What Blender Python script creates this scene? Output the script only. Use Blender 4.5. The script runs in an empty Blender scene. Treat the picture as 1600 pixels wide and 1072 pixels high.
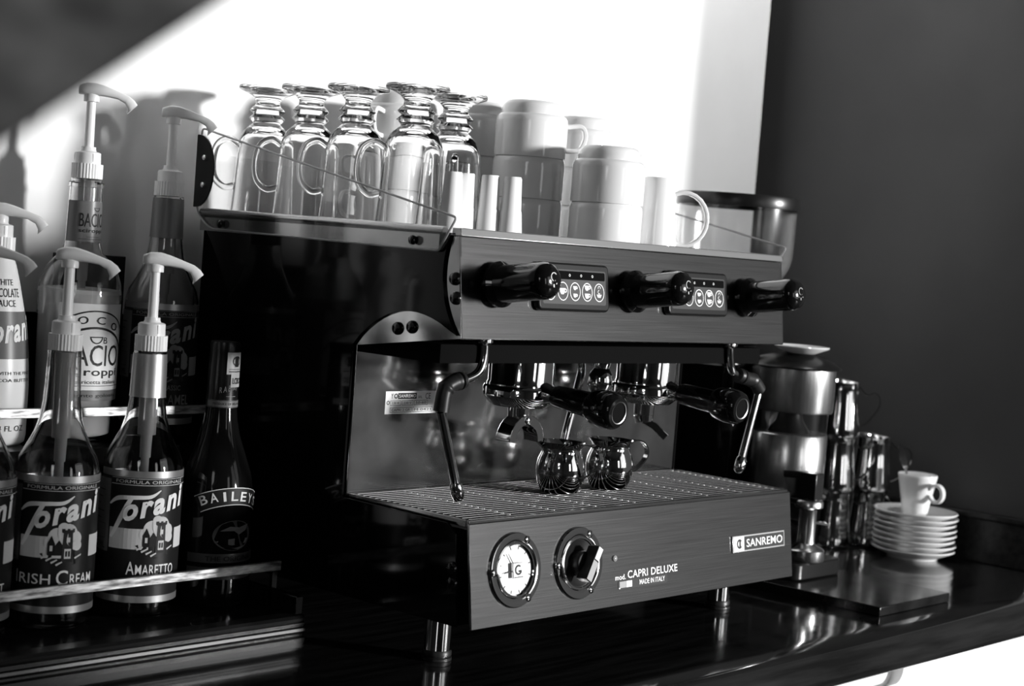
import bpy, bmesh, math, random
from mathutils import Vector, Matrix
random.seed(7)
PI = math.pi
scene = bpy.context.scene
COL = scene.collection

# ------------------------------------------------------------------ camera
cam_d = bpy.data.cameras.new('camera')
cam = bpy.data.objects.new('camera', cam_d)
COL.objects.link(cam)
yaw, pitch, roll = math.radians(47.773), math.radians(-3.2373), math.radians(4.3809)
fw = Vector((math.sin(yaw)*math.cos(pitch), math.cos(yaw)*math.cos(pitch), math.sin(pitch)))
rt = Vector((math.cos(yaw), -math.sin(yaw), 0))
up = rt.cross(fw)
r2 = rt*math.cos(roll) + up*math.sin(roll)
u2 = -rt*math.sin(roll) + up*math.cos(roll)
CAM = Vector((-1.4976, -1.4080, 0.5377))
M = Matrix((r2, u2, -fw)).transposed().to_4x4()
M.translation = CAM
cam.matrix_world = M
cam_d.sensor_width = 36
cam_d.lens = 59.0
cam_d.clip_start = 0.05
cam_d.dof.use_dof = True
cam_d.dof.focus_distance = 2.25
cam_d.dof.aperture_fstop = 5.4
scene.camera = cam

# ------------------------------------------------------------------ light and exposure
w = bpy.data.worlds.new('room_air')
scene.world = w
w.use_nodes = True
bg = w.node_tree.nodes['Background']
bg.inputs[0].default_value = (0.9, 0.9, 0.9, 1)
bg.inputs[1].default_value = 0.09

sd = bpy.data.lights.new('sun', 'SUN')
sd.energy = 6.2
sd.angle = math.radians(7)
so = bpy.data.objects.new('sun', sd)
COL.objects.link(so)
sun_dir = Vector((0.455, -0.89, 0.105)).normalized()      # towards the sun
so.rotation_euler = sun_dir.to_track_quat('Z', 'Y').to_euler()
so.location = (2.5, -5, 3)

def area(name, loc, target, sx, sy, power):
    d = bpy.data.lights.new(name, 'AREA')
    d.shape = 'RECTANGLE'; d.size = sx; d.size_y = sy; d.energy = power
    o = bpy.data.objects.new(name, d)
    COL.objects.link(o)
    o.location = loc
    o.rotation_euler = (Vector(loc) - Vector(target)).to_track_quat('Z', 'Y').to_euler()
    return o
area('window_daylight', (1.62, -2.9, 0.9), (0.3, 0.2, 0.6), 1.6, 1.6, 9)
area('front_streak_light', (0.1, -4.1, 0.9), (0.1, 0, 0.5), 0.5, 1.5, 6)  # added unseen light, gives the chrome its vertical bright streaks
area('left_fill', (-2.8, -1.9, 1.1), (0.2, 0.2, 0.5), 0.5, 1.1, 6)  # added fill from camera left, lifts the shaded sides of mugs and beam
sp = bpy.data.lights.new('corner_wall_fill', 'SPOT')  # added unseen spot, brightens the white wall beside the dark corner
sp.energy = 100; sp.spot_size = math.radians(60); sp.spot_blend = 0.8; sp.shadow_soft_size = 0.08
spo = bpy.data.objects.new('corner_wall_fill', sp); COL.objects.link(spo)
spo.location = (1.28, -0.30, 2.1)
spo.rotation_euler = (Vector(spo.location) - Vector((1.36, 0.63, 0.85))).to_track_quat('Z', 'Y').to_euler()

vs = scene.view_settings
vs.view_transform = 'Standard'
vs.look = 'None'
vs.gamma = 1.0
vs.use_curve_mapping = False
vs.exposure = 0.0

# ------------------------------------------------------------------ materials
def mat(name, col, metal=0.0, rough=0.5, spec=0.5, trans=0.0, ior=1.45, coat=0.0, emit=0.0):
    m = bpy.data.materials.new(name)
    m.use_nodes = True
    b = m.node_tree.nodes['Principled BSDF']
    if not isinstance(col, tuple): col = (col, col, col)
    b.inputs['Base Color'].default_value = (*col, 1)
    b.inputs['Metallic'].default_value = metal
    b.inputs['Roughness'].default_value = rough
    b.inputs['Specular IOR Level'].default_value = spec
    b.inputs['Transmission Weight'].default_value = trans
    b.inputs['IOR'].default_value = ior
    b.inputs['Coat Weight'].default_value = coat
    b.inputs['Coat Roughness'].default_value = 0.05
    return m
def nodes(m): return m.node_tree.nodes, m.node_tree.links, m.node_tree.nodes['Principled BSDF']
def add_noise(m, scale, c0, c1, stretch=(1, 1, 1), detail=4, p0=0.35, p1=0.65, bump=0.0, rough=None, coord='Object'):
    n, l, b = nodes(m)
    tc = n.new('ShaderNodeTexCoord'); mp = n.new('ShaderNodeMapping')
    mp.inputs['Scale'].default_value = stretch
    l.new(tc.outputs[coord], mp.inputs[0])
    t = n.new('ShaderNodeTexNoise'); t.inputs['Scale'].default_value = scale; t.inputs['Detail'].default_value = detail
    l.new(mp.outputs[0], t.inputs['Vector'])
    r = n.new('ShaderNodeValToRGB')
    r.color_ramp.elements[0].position = p0; r.color_ramp.elements[1].position = p1
    r.color_ramp.elements[0].color = (c0, c0, c0, 1); r.color_ramp.elements[1].color = (c1, c1, c1, 1)
    l.new(t.outputs[0], r.inputs[0]); l.new(r.outputs[0], b.inputs['Base Color'])
    if bump:
        bp = n.new('ShaderNodeBump'); bp.inputs['Strength'].default_value = bump; bp.inputs['Distance'].default_value = 0.002
        l.new(t.outputs[0], bp.inputs['Height']); l.new(bp.outputs[0], b.inputs['Normal'])
    if rough:
        rr = n.new('ShaderNodeMapRange'); rr.inputs[3].default_value = rough[0]; rr.inputs[4].default_value = rough[1]
        l.new(t.outputs[0], rr.inputs[0]); l.new(rr.outputs[0], b.inputs['Roughness'])
    return m

STEEL = add_noise(mat('brushed_steel', 0.5, 1, 0.16), 60, 0.33, 0.41, (0.15, 6, 40), rough=(0.13, 0.18))
STEEL_V = add_noise(mat('turned_steel', 0.7, 1, 0.25), 50, 0.62, 0.78, (14, 14, 0.2), rough=(0.2, 0.3))
MIRROR = add_noise(mat('polished_steel', 0.5, 1, 0.1), 14, 0.44, 0.52, rough=(0.07, 0.15))
CHROME = mat('chrome', 0.78, 1, 0.06)
SATIN = mat('satin_metal', 0.6, 1, 0.28)
BLACKGLOSS = mat('black_gloss_enamel', 0.003, 0, 0.07, 0.3)
BLACK = mat('black_plastic', 0.007, 0, 0.28, 0.4)
BLACKMATT = mat('black_matt', 0.003, 0, 0.7, 0.03)
BAKELITE = mat('black_bakelite', 0.004, 0, 0.1, 0.5, coat=0.4)
RUBBER = mat('black_rubber', 0.012, 0, 0.4, 0.4)
CERAMIC = mat('white_ceramic', 0.74, 0, 0.12, 0.5, coat=0.3)
PLASTIC = mat('white_plastic', 0.78, 0, 0.3, 0.45)
PAPER = mat('white_paper', 0.85, 0, 0.7, 0.2)
GLASS = mat('clear_glass', 0.98, 0, 0.0, 0.5, trans=1.0, ior=1.45)
BGLASS = mat('bottle_glass', 0.93, 0, 0.01, 0.5, trans=1.0, ior=1.45)
ACRYL = mat('clear_acrylic', 0.97, 0, 0.0, 0.5, trans=1.0, ior=1.3)
def thin_clear(name, tint=0.94, rough=0.02):
    m = bpy.data.materials.new(name); m.use_nodes = True
    n, l = m.node_tree.nodes, m.node_tree.links
    n.remove(n['Principled BSDF'])
    tr_ = n.new('ShaderNodeBsdfTransparent'); tr_.inputs[0].default_value = (tint, tint, tint, 1)
    gl = n.new('ShaderNodeBsdfGlossy'); gl.inputs['Roughness'].default_value = rough
    lw = n.new('ShaderNodeLayerWeight'); pw = n.new('ShaderNodeMath'); pw.operation = 'POWER'; pw.inputs[1].default_value = 4.0
    fr_ = n.new('ShaderNodeMath'); fr_.operation = 'MULTIPLY_ADD'; fr_.inputs[1].default_value = 0.85; fr_.inputs[2].default_value = 0.035
    lw.inputs[0].default_value = 0.5
    l.new(lw.outputs['Facing'], pw.inputs[0]); l.new(pw.outputs[0], fr_.inputs[0])
    mx = n.new('ShaderNodeMixShader')
    l.new(fr_.outputs[0], mx.inputs[0]); l.new(tr_.outputs[0], mx.inputs[1]); l.new(gl.outputs[0], mx.inputs[2])
    l.new(mx.outputs[0], n['Material Output'].inputs[0])
    return m
ACRYL = thin_clear('clear_acrylic')
HOPPERC = thin_clear('clear_hopper_plastic', 0.95, 0.14)
EDGE = mat('acrylic_edge', 0.5, 0, 0.15, 0.6, trans=0.4)
SYRUP = mat('dark_syrup', 0.05, 0, 0.1, 0.5, trans=0.8, ior=1.36)
AMBER = mat('dark_brown_glass', 0.004, 0, 0.06, 0.3)
MILK = mat('white_syrup', 0.62, 0, 0.3, 0.5)
LBL_D = mat('label_black', 0.012, 0, 0.35, 0.4)
LBL_G = mat('label_grey', 0.14, 0, 0.35, 0.4)
LBL_L = mat('label_light', 0.62, 0, 0.4, 0.4)
LBL_M = mat('label_metallic', 0.45, 0.8, 0.35)
WHITE = mat('printed_white', 0.85, 0, 0.4, 0.4)
INK = mat('printed_black', 0.01, 0, 0.5, 0.3)
GREYINK = mat('printed_grey', 0.3, 0, 0.5, 0.3)
DARKPAD = mat('keypad_grey', 0.03, 0, 0.35, 0.4)
COUNTERWOOD = add_noise(mat('varnished_dark_wood', 0.01, 0, 0.1, 0.5, coat=0.3), 8, 0.004, 0.016, (0.6, 8, 8), detail=8, bump=0.06, rough=(0.06, 0.16))
DARKWOOD = add_noise(mat('dark_stained_wood', 0.012, 0, 0.3, 0.4), 9, 0.006, 0.022, (0.8, 9, 9), detail=8, bump=0.15)
RACKWOOD = add_noise(mat('lacquered_dark_wood', 0.01, 0, 0.16, 0.5), 9, 0.004, 0.012, (0.8, 9, 9), detail=8)
RAILMAT = add_noise(mat('worn_metal_rail', 0.35, 0.9, 0.35), 80, 0.12, 0.6, (0.5, 3, 3), detail=8, rough=(0.25, 0.5))
BEAMWOOD = add_noise(mat('rough_beam_wood', 0.3, 0, 0.5), 30, 0.22, 0.65, (0.4, 3, 3), detail=6, bump=0.3)
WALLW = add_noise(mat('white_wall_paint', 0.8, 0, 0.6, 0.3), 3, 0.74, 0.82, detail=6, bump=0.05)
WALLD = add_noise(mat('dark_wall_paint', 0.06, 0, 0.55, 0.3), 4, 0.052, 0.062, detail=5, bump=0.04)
ROOMD = mat('dim_room_paint', 0.12, 0, 0.8, 0.2)
FLOORM = add_noise(mat('floor_boards', 0.05, 0, 0.4, 0.4), 5, 0.03, 0.07, (1, 8, 1), detail=6)
SLATE = add_noise(mat('black_slate', 0.01, 0, 0.15, 0.5), 20, 0.006, 0.014, detail=6, rough=(0.1, 0.22))
CABWHITE = mat('white_cabinet_paint', 0.8, 0, 0.4, 0.4)
LED = mat('red_lamp_lens', 0.25, 0, 0.15, 0.5)

# ------------------------------------------------------------------ mesh builder
def frame(o, ex, ey, ez):
    m = Matrix((Vector(ex), Vector(ey), Vector(ez))).transposed().to_4x4()
    m.translation = Vector(o)
    return m
def axis_frame(p0, p1):
    z = (Vector(p1) - Vector(p0)).normalized()
    x = Vector((0, 0, 1)).cross(z)
    if x.length < 1e-4: x = Vector((1, 0, 0))
    x.normalize()
    return frame(p0, x, z.cross(x), z)

class MB:
    def __init__(s, M=None):
        s.v = []; s.f = []; s.m = []; s.M = M; s.mi = 0
    def add(s, vs, fs, M=None, fn=None):
        b = len(s.v)
        for p in vs:
            p = Vector(p)
            if fn: p = Vector(fn(p))
            if M is not None: p = M @ p
            if s.M is not None: p = s.M @ p
            s.v.append(p)
        for f in fs:
            s.f.append([i + b for i in f]); s.m.append(s.mi)
        return s
    def box(s, a, b, M=None):
        x0, y0, z0 = a; x1, y1, z1 = b
        vs = [(x0,y0,z0),(x1,y0,z0),(x1,y1,z0),(x0,y1,z0),(x0,y0,z1),(x1,y0,z1),(x1,y1,z1),(x0,y1,z1)]
        fs = [(0,3,2,1),(4,5,6,7),(0,1,5,4),(1,2,6,5),(2,3,7,6),(3,0,4,7)]
        return s.add(vs, fs, M)
    def lathe(s, prof, n=40, M=None, closed=False):
        """prof: list of (r,z); poles where r==0. closed joins last to first."""
        vs = []; rings = []
        for r, z in prof:
            if r < 1e-7:
                rings.append([len(vs)]); vs.append((0, 0, z))
            else:
                rings.append(list(range(len(vs), len(vs)+n)))
                for k in range(n):
                    a = 2*PI*k/n
                    vs.append((r*math.cos(a), r*math.sin(a), z))
        fs = []
        pr = list(zip(rings[:-1], rings[1:]))
        if closed: pr.append((rings[-1], rings[0]))
        for A, B in pr:
            for k in range(n):
                k2 = (k+1) % n
                if len(A) == 1 and len(B) == 1: continue
                if len(A) == 1: fs.append((A[0], B[k2], B[k]))
                elif len(B) == 1: fs.append((A[k], A[k2], B[0]))
                else: fs.append((A[k], A[k2], B[k2], B[k]))
        return s.add(vs, fs, M)
    def cyl(s, p0, p1, r0, r1=None, n=24):
        if r1 is None: r1 = r0
        L = (Vector(p1) - Vector(p0)).length
        return s.lathe([(0, 0), (r0, 0), (r1, L), (0, L)], n, axis_frame(p0, p1))
    def tube(s, pts, r, n=12, smooth=0, M=None, ry=None):
        P = [Vector(p) for p in pts]
        if smooth: P = spline(P, smooth)
        N = len(P)
        rr = r if isinstance(r, (list, tuple)) else [r]*N
        if len(rr) != N:
            rr = [rr[0] + (rr[-1]-rr[0])*i/(N-1) for i in range(N)] if len(rr) == 2 else [rr[min(len(rr)-1, int(i*len(rr)/N))] for i in range(N)]
        vs = []; fs = []
        T0 = (P[1]-P[0]).normalized()
        x = T0.orthogonal().normalized()
        for i in range(N):
            T = (P[min(i+1, N-1)] - P[max(i-1, 0)]).normalized()
            x = (x - T*x.dot(T)).normalized(); y = T.cross(x)
            for k in range(n):
                a = 2*PI*k/n
                vs.append(P[i] + x*(rr[i]*math.cos(a)) + y*((ry if ry else rr[i])*math.sin(a)))
        for i in range(N-1):
            for k in range(n):
                k2 = (k+1) % n
                fs.append((i*n+k, i*n+k2, (i+1)*n+k2, (i+1)*n+k))
        fs.append(tuple(reversed(range(n)))); fs.append(tuple(range((N-1)*n, N*n)))
        return s.add(vs, fs, M)
    def strip(s, pts, width_dir, w, t, smooth=0, M=None):
        """flat bar swept along pts; width along width_dir."""
        P = [Vector(p) for p in pts]
        if smooth: P = spline(P, smooth)
        W = Vector(width_dir).normalized(); vs = []; fs = []; N = len(P)
        for i in range(N):
            T = (P[min(i+1, N-1)] - P[max(i-1, 0)]).normalized()
            nn = T.cross(W).normalized()
            for a, b in ((-1,-1),(1,-1),(1,1),(-1,1)):
                vs.append(P[i] + W*(a*w/2) + nn*(b*t/2))
        for i in range(N-1):
            for k in range(4):
                k2 = (k+1) % 4
                fs.append((i*4+k, i*4+k2, (i+1)*4+k2, (i+1)*4+k))
        fs.append((3,2,1,0)); fs.append(tuple(range((N-1)*4, N*4)))
        return s.add(vs, fs, M)
    def prism(s, poly, h, M=None, z0=0.0):
        """poly in local xy extruded z0..z0+h"""
        n = len(poly)
        vs = [(x, y, z0) for x, y in poly] + [(x, y, z0+h) for x, y in poly]
        fs = [tuple(reversed(range(n))), tuple(range(n, 2*n))]
        for k in range(n):
            k2 = (k+1) % n
            fs.append((k, k2, n+k2, n+k))
        return s.add(vs, fs, M)
    def flat(s, poly, z=0.0, M=None, fn=None):
        return s.add([(x, y, z) for x, y in poly], [tuple(range(len(poly)))], M, fn)
    def ring2(s, cx, cy, r0, r1, z=0.0, n=32, sy=1.0, a0=0, a1=2*PI, M=None, fn=None):
        vs = []; fs = []
        full = abs(a1-a0-2*PI) < 1e-6
        for k in range(n if full else n+1):
            a = a0+(a1-a0)*k/n
            c, q = math.cos(a), math.sin(a)
            vs += [(cx+r0*c, cy+r0*q*sy, z), (cx+r1*c, cy+r1*q*sy, z)]
        N = len(vs)//2
        for k in range(n):
            k2 = (k+1) % N
            fs.append((2*k, 2*k+1, 2*k2+1, 2*k2))
        return s.add(vs, fs, M, fn)
    def rect2(s, x0, y0, x1, y1, z=0.0, nx=1, M=None, fn=None):
        vs = []; fs = []
        for i in range(nx+1):
            x = x0+(x1-x0)*i/nx
            vs += [(x, y0, z), (x, y1, z)]
        for i in range(nx): fs.append((2*i, 2*i+2, 2*i+3, 2*i+1))
        return s.add(vs, fs, M, fn)
    def text(s, t, x0, y0, x1, y1, z=0.0, bold=0.0, shear=0.0, M=None, fn=None, rot=0.0):
        vs, fs = text2d(t, bold, shear)
        c, q = math.cos(rot), math.sin(rot)
        out = []
        for a, b in vs:
            x = a*(x1-x0); y = b*(y1-y0)
            out.append((x0+x*c-y*q, y0+x*q+y*c, z))
        return s.add(out, fs, M, fn)
    def build(s, name, materials, parent=None, smooth=35, bevel=0.0, loc=None, segs=2, weld=False):
        me = bpy.data.meshes.new(name)
        o = None
        vs = s.v
        me.from_pydata([tuple(p) for p in vs], [], s.f)
        ml = materials if isinstance(materials, (list, tuple)) else [materials]
        for m in ml: me.materials.append(m)
        for p, i in zip(me.polygons, s.m): p.material_index = min(i, len(ml)-1)
        bm = bmesh.new(); bm.from_mesh(me)
        if weld: bmesh.ops.remove_doubles(bm, verts=bm.verts, dist=1e-6)
        bmesh.ops.recalc_face_normals(bm, faces=bm.faces)
        bm.to_mesh(me); bm.free()
        if smooth:
            for p in me.polygons: p.use_smooth = True
            try: me.set_sharp_from_angle(angle=math.radians(smooth))
            except Exception: pass
        o = bpy.data.objects.new(name, me)
        COL.objects.link(o)
        if bevel:
            b = o.modifiers.new('bevel', 'BEVEL'); b.width = bevel; b.segments = segs; b.limit_method = 'ANGLE'; b.angle_limit = math.radians(40)
            b.harden_normals = False
        if parent is not None:
            o.parent = parent
            o.matrix_parent_inverse = Matrix.Identity(4)
        if loc is not None: o.location = loc
        return o

def spline(P, k):
    out = []
    n = len(P)
    for i in range(n-1):
        p0 = P[max(i-1, 0)]; p1 = P[i]; p2 = P[i+1]; p3 = P[min(i+2, n-1)]
        for j in range(k):
            t = j/k
            out.append(0.5*((2*p1) + (-p0+p2)*t + (2*p0-5*p1+4*p2-p3)*t*t + (-p0+3*p1-3*p2+p3)*t**3))
    out.append(P[-1])
    return out

_tc = {}
def text2d(t, bold=0.0, shear=0.0):
    """flat text normalised to the unit box"""
    key = (t, bold, shear)
    if key in _tc: return _tc[key]
    c = bpy.data.curves.new('tmp', 'FONT')
    c.body = t; c.size = 1; c.offset = bold; c.shear = shear; c.resolution_u = 3; c.space_character = 1 + bold*5; c.fill_mode = 'FRONT'
    o = bpy.data.objects.new('tmp', c)
    COL.objects.link(o)
    dg = bpy.context.evaluated_depsgraph_get()
    e = o.evaluated_get(dg); me = e.to_mesh()
    vs = [(v.co.x, v.co.y) for v in me.vertices]; fs = [tuple(p.vertices) for p in me.polygons]
    e.to_mesh_clear()
    bpy.data.objects.remove(o); bpy.data.curves.remove(c)
    xs = [a for a, b in vs]; ys = [b for a, b in vs]
    x0, x1, y0, y1 = min(xs), max(xs), min(ys), max(ys)
    vs = [((a-x0)/(x1-x0), (b-y0)/(y1-y0)) for a, b in vs]
    _tc[key] = (vs, fs)
    return _tc[key]

def rrect(w, h, r, n=5, cx=0, cy=0):
    out = []
    for sx, sy, a in ((1,1,0),(-1,1,PI/2),(-1,-1,PI),(1,-1,1.5*PI)):
        for k in range(n+1):
            b = a + PI/2*k/n
            out.append((cx+sx*(w/2-r)+r*math.cos(b), cy+sy*(h/2-r)+r*math.sin(b)))
    return out
def circ(r, n=24, cx=0, cy=0, sy=1): return [(cx+r*math.cos(2*PI*k/n), cy+sy*r*math.sin(2*PI*k/n)) for k in range(n)]

def tag(o, label, cat, group=None):
    o['label'] = label; o['category'] = cat
    if group: o['group'] = group
    return o
def thing(name, label, cat, loc=(0,0,0), rz=0.0, group=None):
    o = bpy.data.objects.new(name, None)
    o.empty_display_size = 0.05
    COL.objects.link(o); o.location = loc; o.rotation_euler = (0, 0, rz)
    return tag(o, label, cat, group)
def structure(o):
    o['kind'] = 'structure'; return o
def dup(root, loc, rz=0.0, label=None, group=None):
    r = root.copy(); COL.objects.link(r); r.location = loc; r.rotation_euler = (0, 0, rz)
    if label: r['label'] = label
    if group: r['group'] = group
    for ch in list(root.children):
        c = ch.copy(); COL.objects.link(c); c.parent = r
        for g in list(ch.children):
            d = g.copy(); COL.objects.link(d); d.parent = c
    return r

# ================================================================== THE ROOM
CZ = -0.95   # floor
structure(MB().box((-2.9, 0.63, CZ), (1.475, 0.76, 2.2)).build('wall_back', WALLW, smooth=0))
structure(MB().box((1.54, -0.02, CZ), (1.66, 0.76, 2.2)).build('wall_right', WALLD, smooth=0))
structure(MB().box((-2.9, -4.2, CZ-0.1), (3.2, 0.76, CZ)).build('floor', FLOORM, smooth=0))
structure(MB().box((-2.9, -4.2, 2.2), (1.66, 0.76, 2.3)).build('ceiling', ROOMD, smooth=0))
structure(MB().box((1.72, -4.3, CZ), (1.82, -3.63, 2.2)).build('right_sun_block', ROOMD, smooth=0))  # added unseen blocker, dims the sun on the left bottles and wall
structure(MB().box((-2.9, -4.3, CZ), (1.72, -4.2, 2.2)).build('wall_front', ROOMD, smooth=0))
structure(MB().box((-3.0, -4.2, CZ), (-2.9, 0.76, 2.2)).build('wall_left', ROOMD, smooth=0))
# dark timber skirting of the counter along the right wall
b = MB().box((1.518, -0.03, 0.0), (1.54, 0.66, 0.085)).box((1.512, -0.03, 0.085), (1.54, 0.66, 0.096))
structure(b.build('trim_1', DARKWOOD, bevel=0.002))
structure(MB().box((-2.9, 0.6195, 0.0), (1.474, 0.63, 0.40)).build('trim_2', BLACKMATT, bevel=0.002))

# ------------------------------------------------------------------ counter
ct = thing('bar_counter', 'long dark varnished wooden counter top under the coffee machine', 'counter', (0.3, 0.2, 0))
ctM = Matrix.Translation((-0.3, -0.2, 0))
MB(ctM).box((-1.35, -0.1225, -0.055), (1.54, 0.62, 0.0)).build('counter_top', COUNTERWOOD, ct, bevel=0.001)
prof = [(-0.1215, -0.055), (-0.175, -0.055), (-0.187, -0.050), (-0.191, -0.040), (-0.189, -0.022), (-0.183, -0.010), (-0.172, -0.003), (-0.160, 0.0), (-0.1215, 0.0)]
nose = MB(ctM)
n_ = len(prof)
vs_ = [(-1.35, y, z) for y, z in prof] + [(1.54, y, z) for y, z in prof]
fs_ = [(k, (k+1) % n_, n_+(k+1) % n_, n_+k) for k in range(n_)] + [tuple(range(n_)), tuple(range(n_, 2*n_))]
nose.add(vs_, fs_).build('front_edge', COUNTERWOOD, ct, smooth=50)

# ------------------------------------------------------------------ white cabinet under the counter
cab = thing('cabinet', 'white cabinet with drawer under the right end of the dark counter', 'cabinet', (1.1, 0.0, CZ))
cM = Matrix.Translation((-1.1, 0, -CZ))
MB(cM).box((0.722, -0.035, CZ), (1.53, 0.6, -0.056)).build('body', CABWHITE, cab)
# drawer front with a cut-out grip
dr = MB(cM)
def drawer(mb):
    x0, x1, zt, zb, yf, yb = 0.728, 1.52, -0.058, -0.30, -0.060, -0.037
    gx0, gx1, gz1, gz0 = 0.80, 1.02, -0.083, -0.135
    hole = []
    R = 0.024
    for k in range(9):
        a = PI/2*k/8; hole.append((gx1-R+R*math.cos(a), gz1-R+R*math.sin(a)))
    for k in range(9):
        a = PI/2+PI/2*k/8; hole.append((gx0+R+R*math.cos(a), gz1-R+R*math.sin(a)))
    for k in range(9):
        a = PI+PI/2*k/8; hole.append((gx0+R+R*math.cos(a), gz0+R+R*math.sin(a)))
    for k in range(9):
        a = 1.5*PI+PI/2*k/8; hole.append((gx1-R+R*math.cos(a), gz0+R+R*math.sin(a)))
    cx, cz = (gx0+gx1)/2, (gz0+gz1)/2
    outer = []
    for hx, hz in hole:
        dx, dz = hx-cx, hz-cz
        t = min(((x1-cx) if dx > 0 else (x0-cx))/dx if abs(dx) > 1e-9 else 1e9, ((zt-cz) if dz > 0 else (zb-cz))/dz if abs(dz) > 1e-9 else 1e9)
        outer.append((cx+dx*t, cz+dz*t))
    n = len(hole)
    vs = [(x, yf, z) for x, z in outer] + [(x, yf, z) for x, z in hole] + [(x, yb+0.001, z - 0.012) for x, z in hole]
    fs = []
    for k in range(n):
        k2 = (k+1) % n
        fs.append((k, k2, n+k2, n+k)); fs.append((n+k, n+k2, 2*n+k2, 2*n+k))
    fs.append(tuple(range(2*n, 3*n)))
    mb.add(vs, fs)
    mb.box((x0, yf+0.0005, zb-0.25), (x1, yb, zb-0.004))
    mb.box((x0, yb-0.001, zb), (x1, yb, zt))
drawer(dr)
dr.build('drawer', CABWHITE, cab, smooth=40)

# ================================================================== ESPRESSO MACHINE
W = 0.72
def L(root): return Matrix.Translation(-Vector(root.location))
mc = thing('espresso_machine', 'large two-group espresso machine with steel front panels and black glossy sides', 'coffee machine', (0.36, 0.28, 0))
mM = L(mc)
nrm = Vector((0, -1, 0.1337)).normalized()
upv = Vector((0, 0.1337, 1)).normalized()
def up_pt(x, z): return Vector((x, 0.0357+(z-0.4196)*0.1337, z))
def lo_pt(x, z): return Vector((x, -0.0174+(z-0.0637)*0.1337, z))
def up_f(x, z): return frame(up_pt(x, z), (1,0,0), upv, nrm)
def lo_f(x, z): return frame(lo_pt(x, z), (1,0,0), upv, nrm)
def pm(): return MB(mM)
def panel(mb, ptf, z0, z1, t=0.004, x0=0.0, x1=W):
    a, b_, c, d_ = ptf(x0, z0), ptf(x1, z0), ptf(x1, z1), ptf(x0, z1)
    q = [p - nrm*t for p in (a, b_, c, d_)]
    mb.add([a, b_, c, d_]+q, [(0,1,2,3),(7,6,5,4),(0,4,5,1),(1,5,6,2),(2,6,7,3),(3,7,4,0)])
    return mb
# body
bd = pm()
bd.box((0.004, 0.012, 0.0637), (W-0.004, 0.232, 0.185))
bd.box((0.004, 0.234, 0.0637), (W-0.004, 0.575, 0.548))
bd.build('body', BLACKMATT, mc)
hd = pm()   # hood above the groups
vsx = []
for x in (0.003, W-0.003):
    vsx += [(x, 0.042, 0.4205), (x, 0.236, 0.393), (x, 0.236, 0.547), (x, 0.0585, 0.5455)]
hd.add(vsx, [(0,1,2,3),(7,6,5,4),(0,4,5,1),(1,5,6,2),(2,6,7,3),(3,7,4,0)])
hd.box((0.004, 0.075, 0.386), (W-0.004, 0.232, 0.41))
hd.build('hood', BLACKMATT, mc)
panel(pm(), up_pt, 0.4196, 0.5475).build('upper_front_panel', STEEL, mc, bevel=0.0012)
lowp = panel(pm(), lo_pt, 0.0637, 0.1938).build('lower_front_panel', STEEL, mc, bevel=0.0012)
# engraved line across the lower panel
pm().rect2(0, -0.0004, 0.43, 0.0004, 0.0004, M=lo_f(0.284, 0.114)).build('panel_line', INK, lowp, smooth=0)
# steel ends showing behind the black side panels
for x in (-0.0015, W+0.0015):
    en = pm()
    xa, xb = (x, 0.003) if x < 0 else (W-0.003, x)
    poly = [(0.0365, 0.4205), (0.236, 0.3935), (0.236, 0.546), (0.0525, 0.5465)]
    en.prism([(p[0], p[1]) for p in poly], xb-xa, frame((xa,0,0), (0,1,0), (0,0,1), (1,0,0)))
    en.build('hood_end_plate', MIRROR, mc)
# black concave side panels
def arc3(p, q, sag, n=14):
    """arc from p to q bulging by sag to the left of pq"""
    p = Vector(p); q = Vector(q); m = (p+q)/2; dd = (q-p); nn = Vector((-dd.y, dd.x)).normalized()
    out = []
    for k in range(n+1):
        t = k/n
        out.append(tuple(p.lerp(q, t) + nn*sag*4*t*(1-t)))
    return out
side = []
side += arc3((0.577, 0.552), (0.560, 0.062), -0.105)[:-1]            # rear edge, hollow
side += [(0.560, 0.062), (0.004, 0.0645), (0.0155, 0.1795), (0.032, 0.191), (0.229, 0.1925)]
side += [(0.229, 0.394)]
side += arc3((0.229, 0.396), (0.040, 0.4215), -0.038)[1:-1]
side += arc3((0.040, 0.4235), (0.0635, 0.548), -0.018)
for x in (-0.0055, W+0.0015):
    pm().prism(side, 0.004, frame((x,0,0), (0,1,0), (0,0,1), (1,0,0))).build('side_panel', BLACKGLOSS, mc, smooth=30, bevel=0.0006)
# screws
def screw(mb, x, y, z, r=0.0085, sgn=-1):
    m_ = axis_frame((x, y, z), (x+sgn, y, z))
    mb.lathe([(r, 0), (r, 0.002), (r*0.85, 0.0042), (r*0.4, 0.0055), (0, 0.0058)], 18, m_)
def screw_part(x, y, z, r, sgn, m, parent):
    q = pm(); screw(q, x, y, z, r, sgn); q.build('screw', m, parent)
for (y, z) in ((0.053, 0.494), (0.049, 0.470), (0.149, 0.4235), (0.123, 0.4275)):
    screw_part(-0.0015, y, z, 0.0085, -1, BAKELITE, mc)
for (y, z) in ((0.017, 0.136), (0.0145, 0.118)):
    screw_part(-0.0055, y, z, 0.0085, -1, BAKELITE, mc)
# cup tray on top with steel front lip
tr = pm()
tr.box((0.0, 0.060, 0.5455), (W, 0.577, 0.5505))
tr.build('cup_tray', STEEL, mc)
lip = pm()
lip.add([(0.0,0.049,0.5478),(W,0.049,0.5478),(W,0.052,0.5575),(0.0,0.052,0.5575),(0,0.066,0.5575),(W,0.066,0.5575),(W,0.066,0.5478),(0,0.066,0.5478)],
        [(0,1,2,3),(3,2,5,4),(4,5,6,7),(7,6,1,0),(0,3,4,7),(1,6,5,2)])
lip.build('tray_lip', SATIN, mc, bevel=0.0008)
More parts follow.
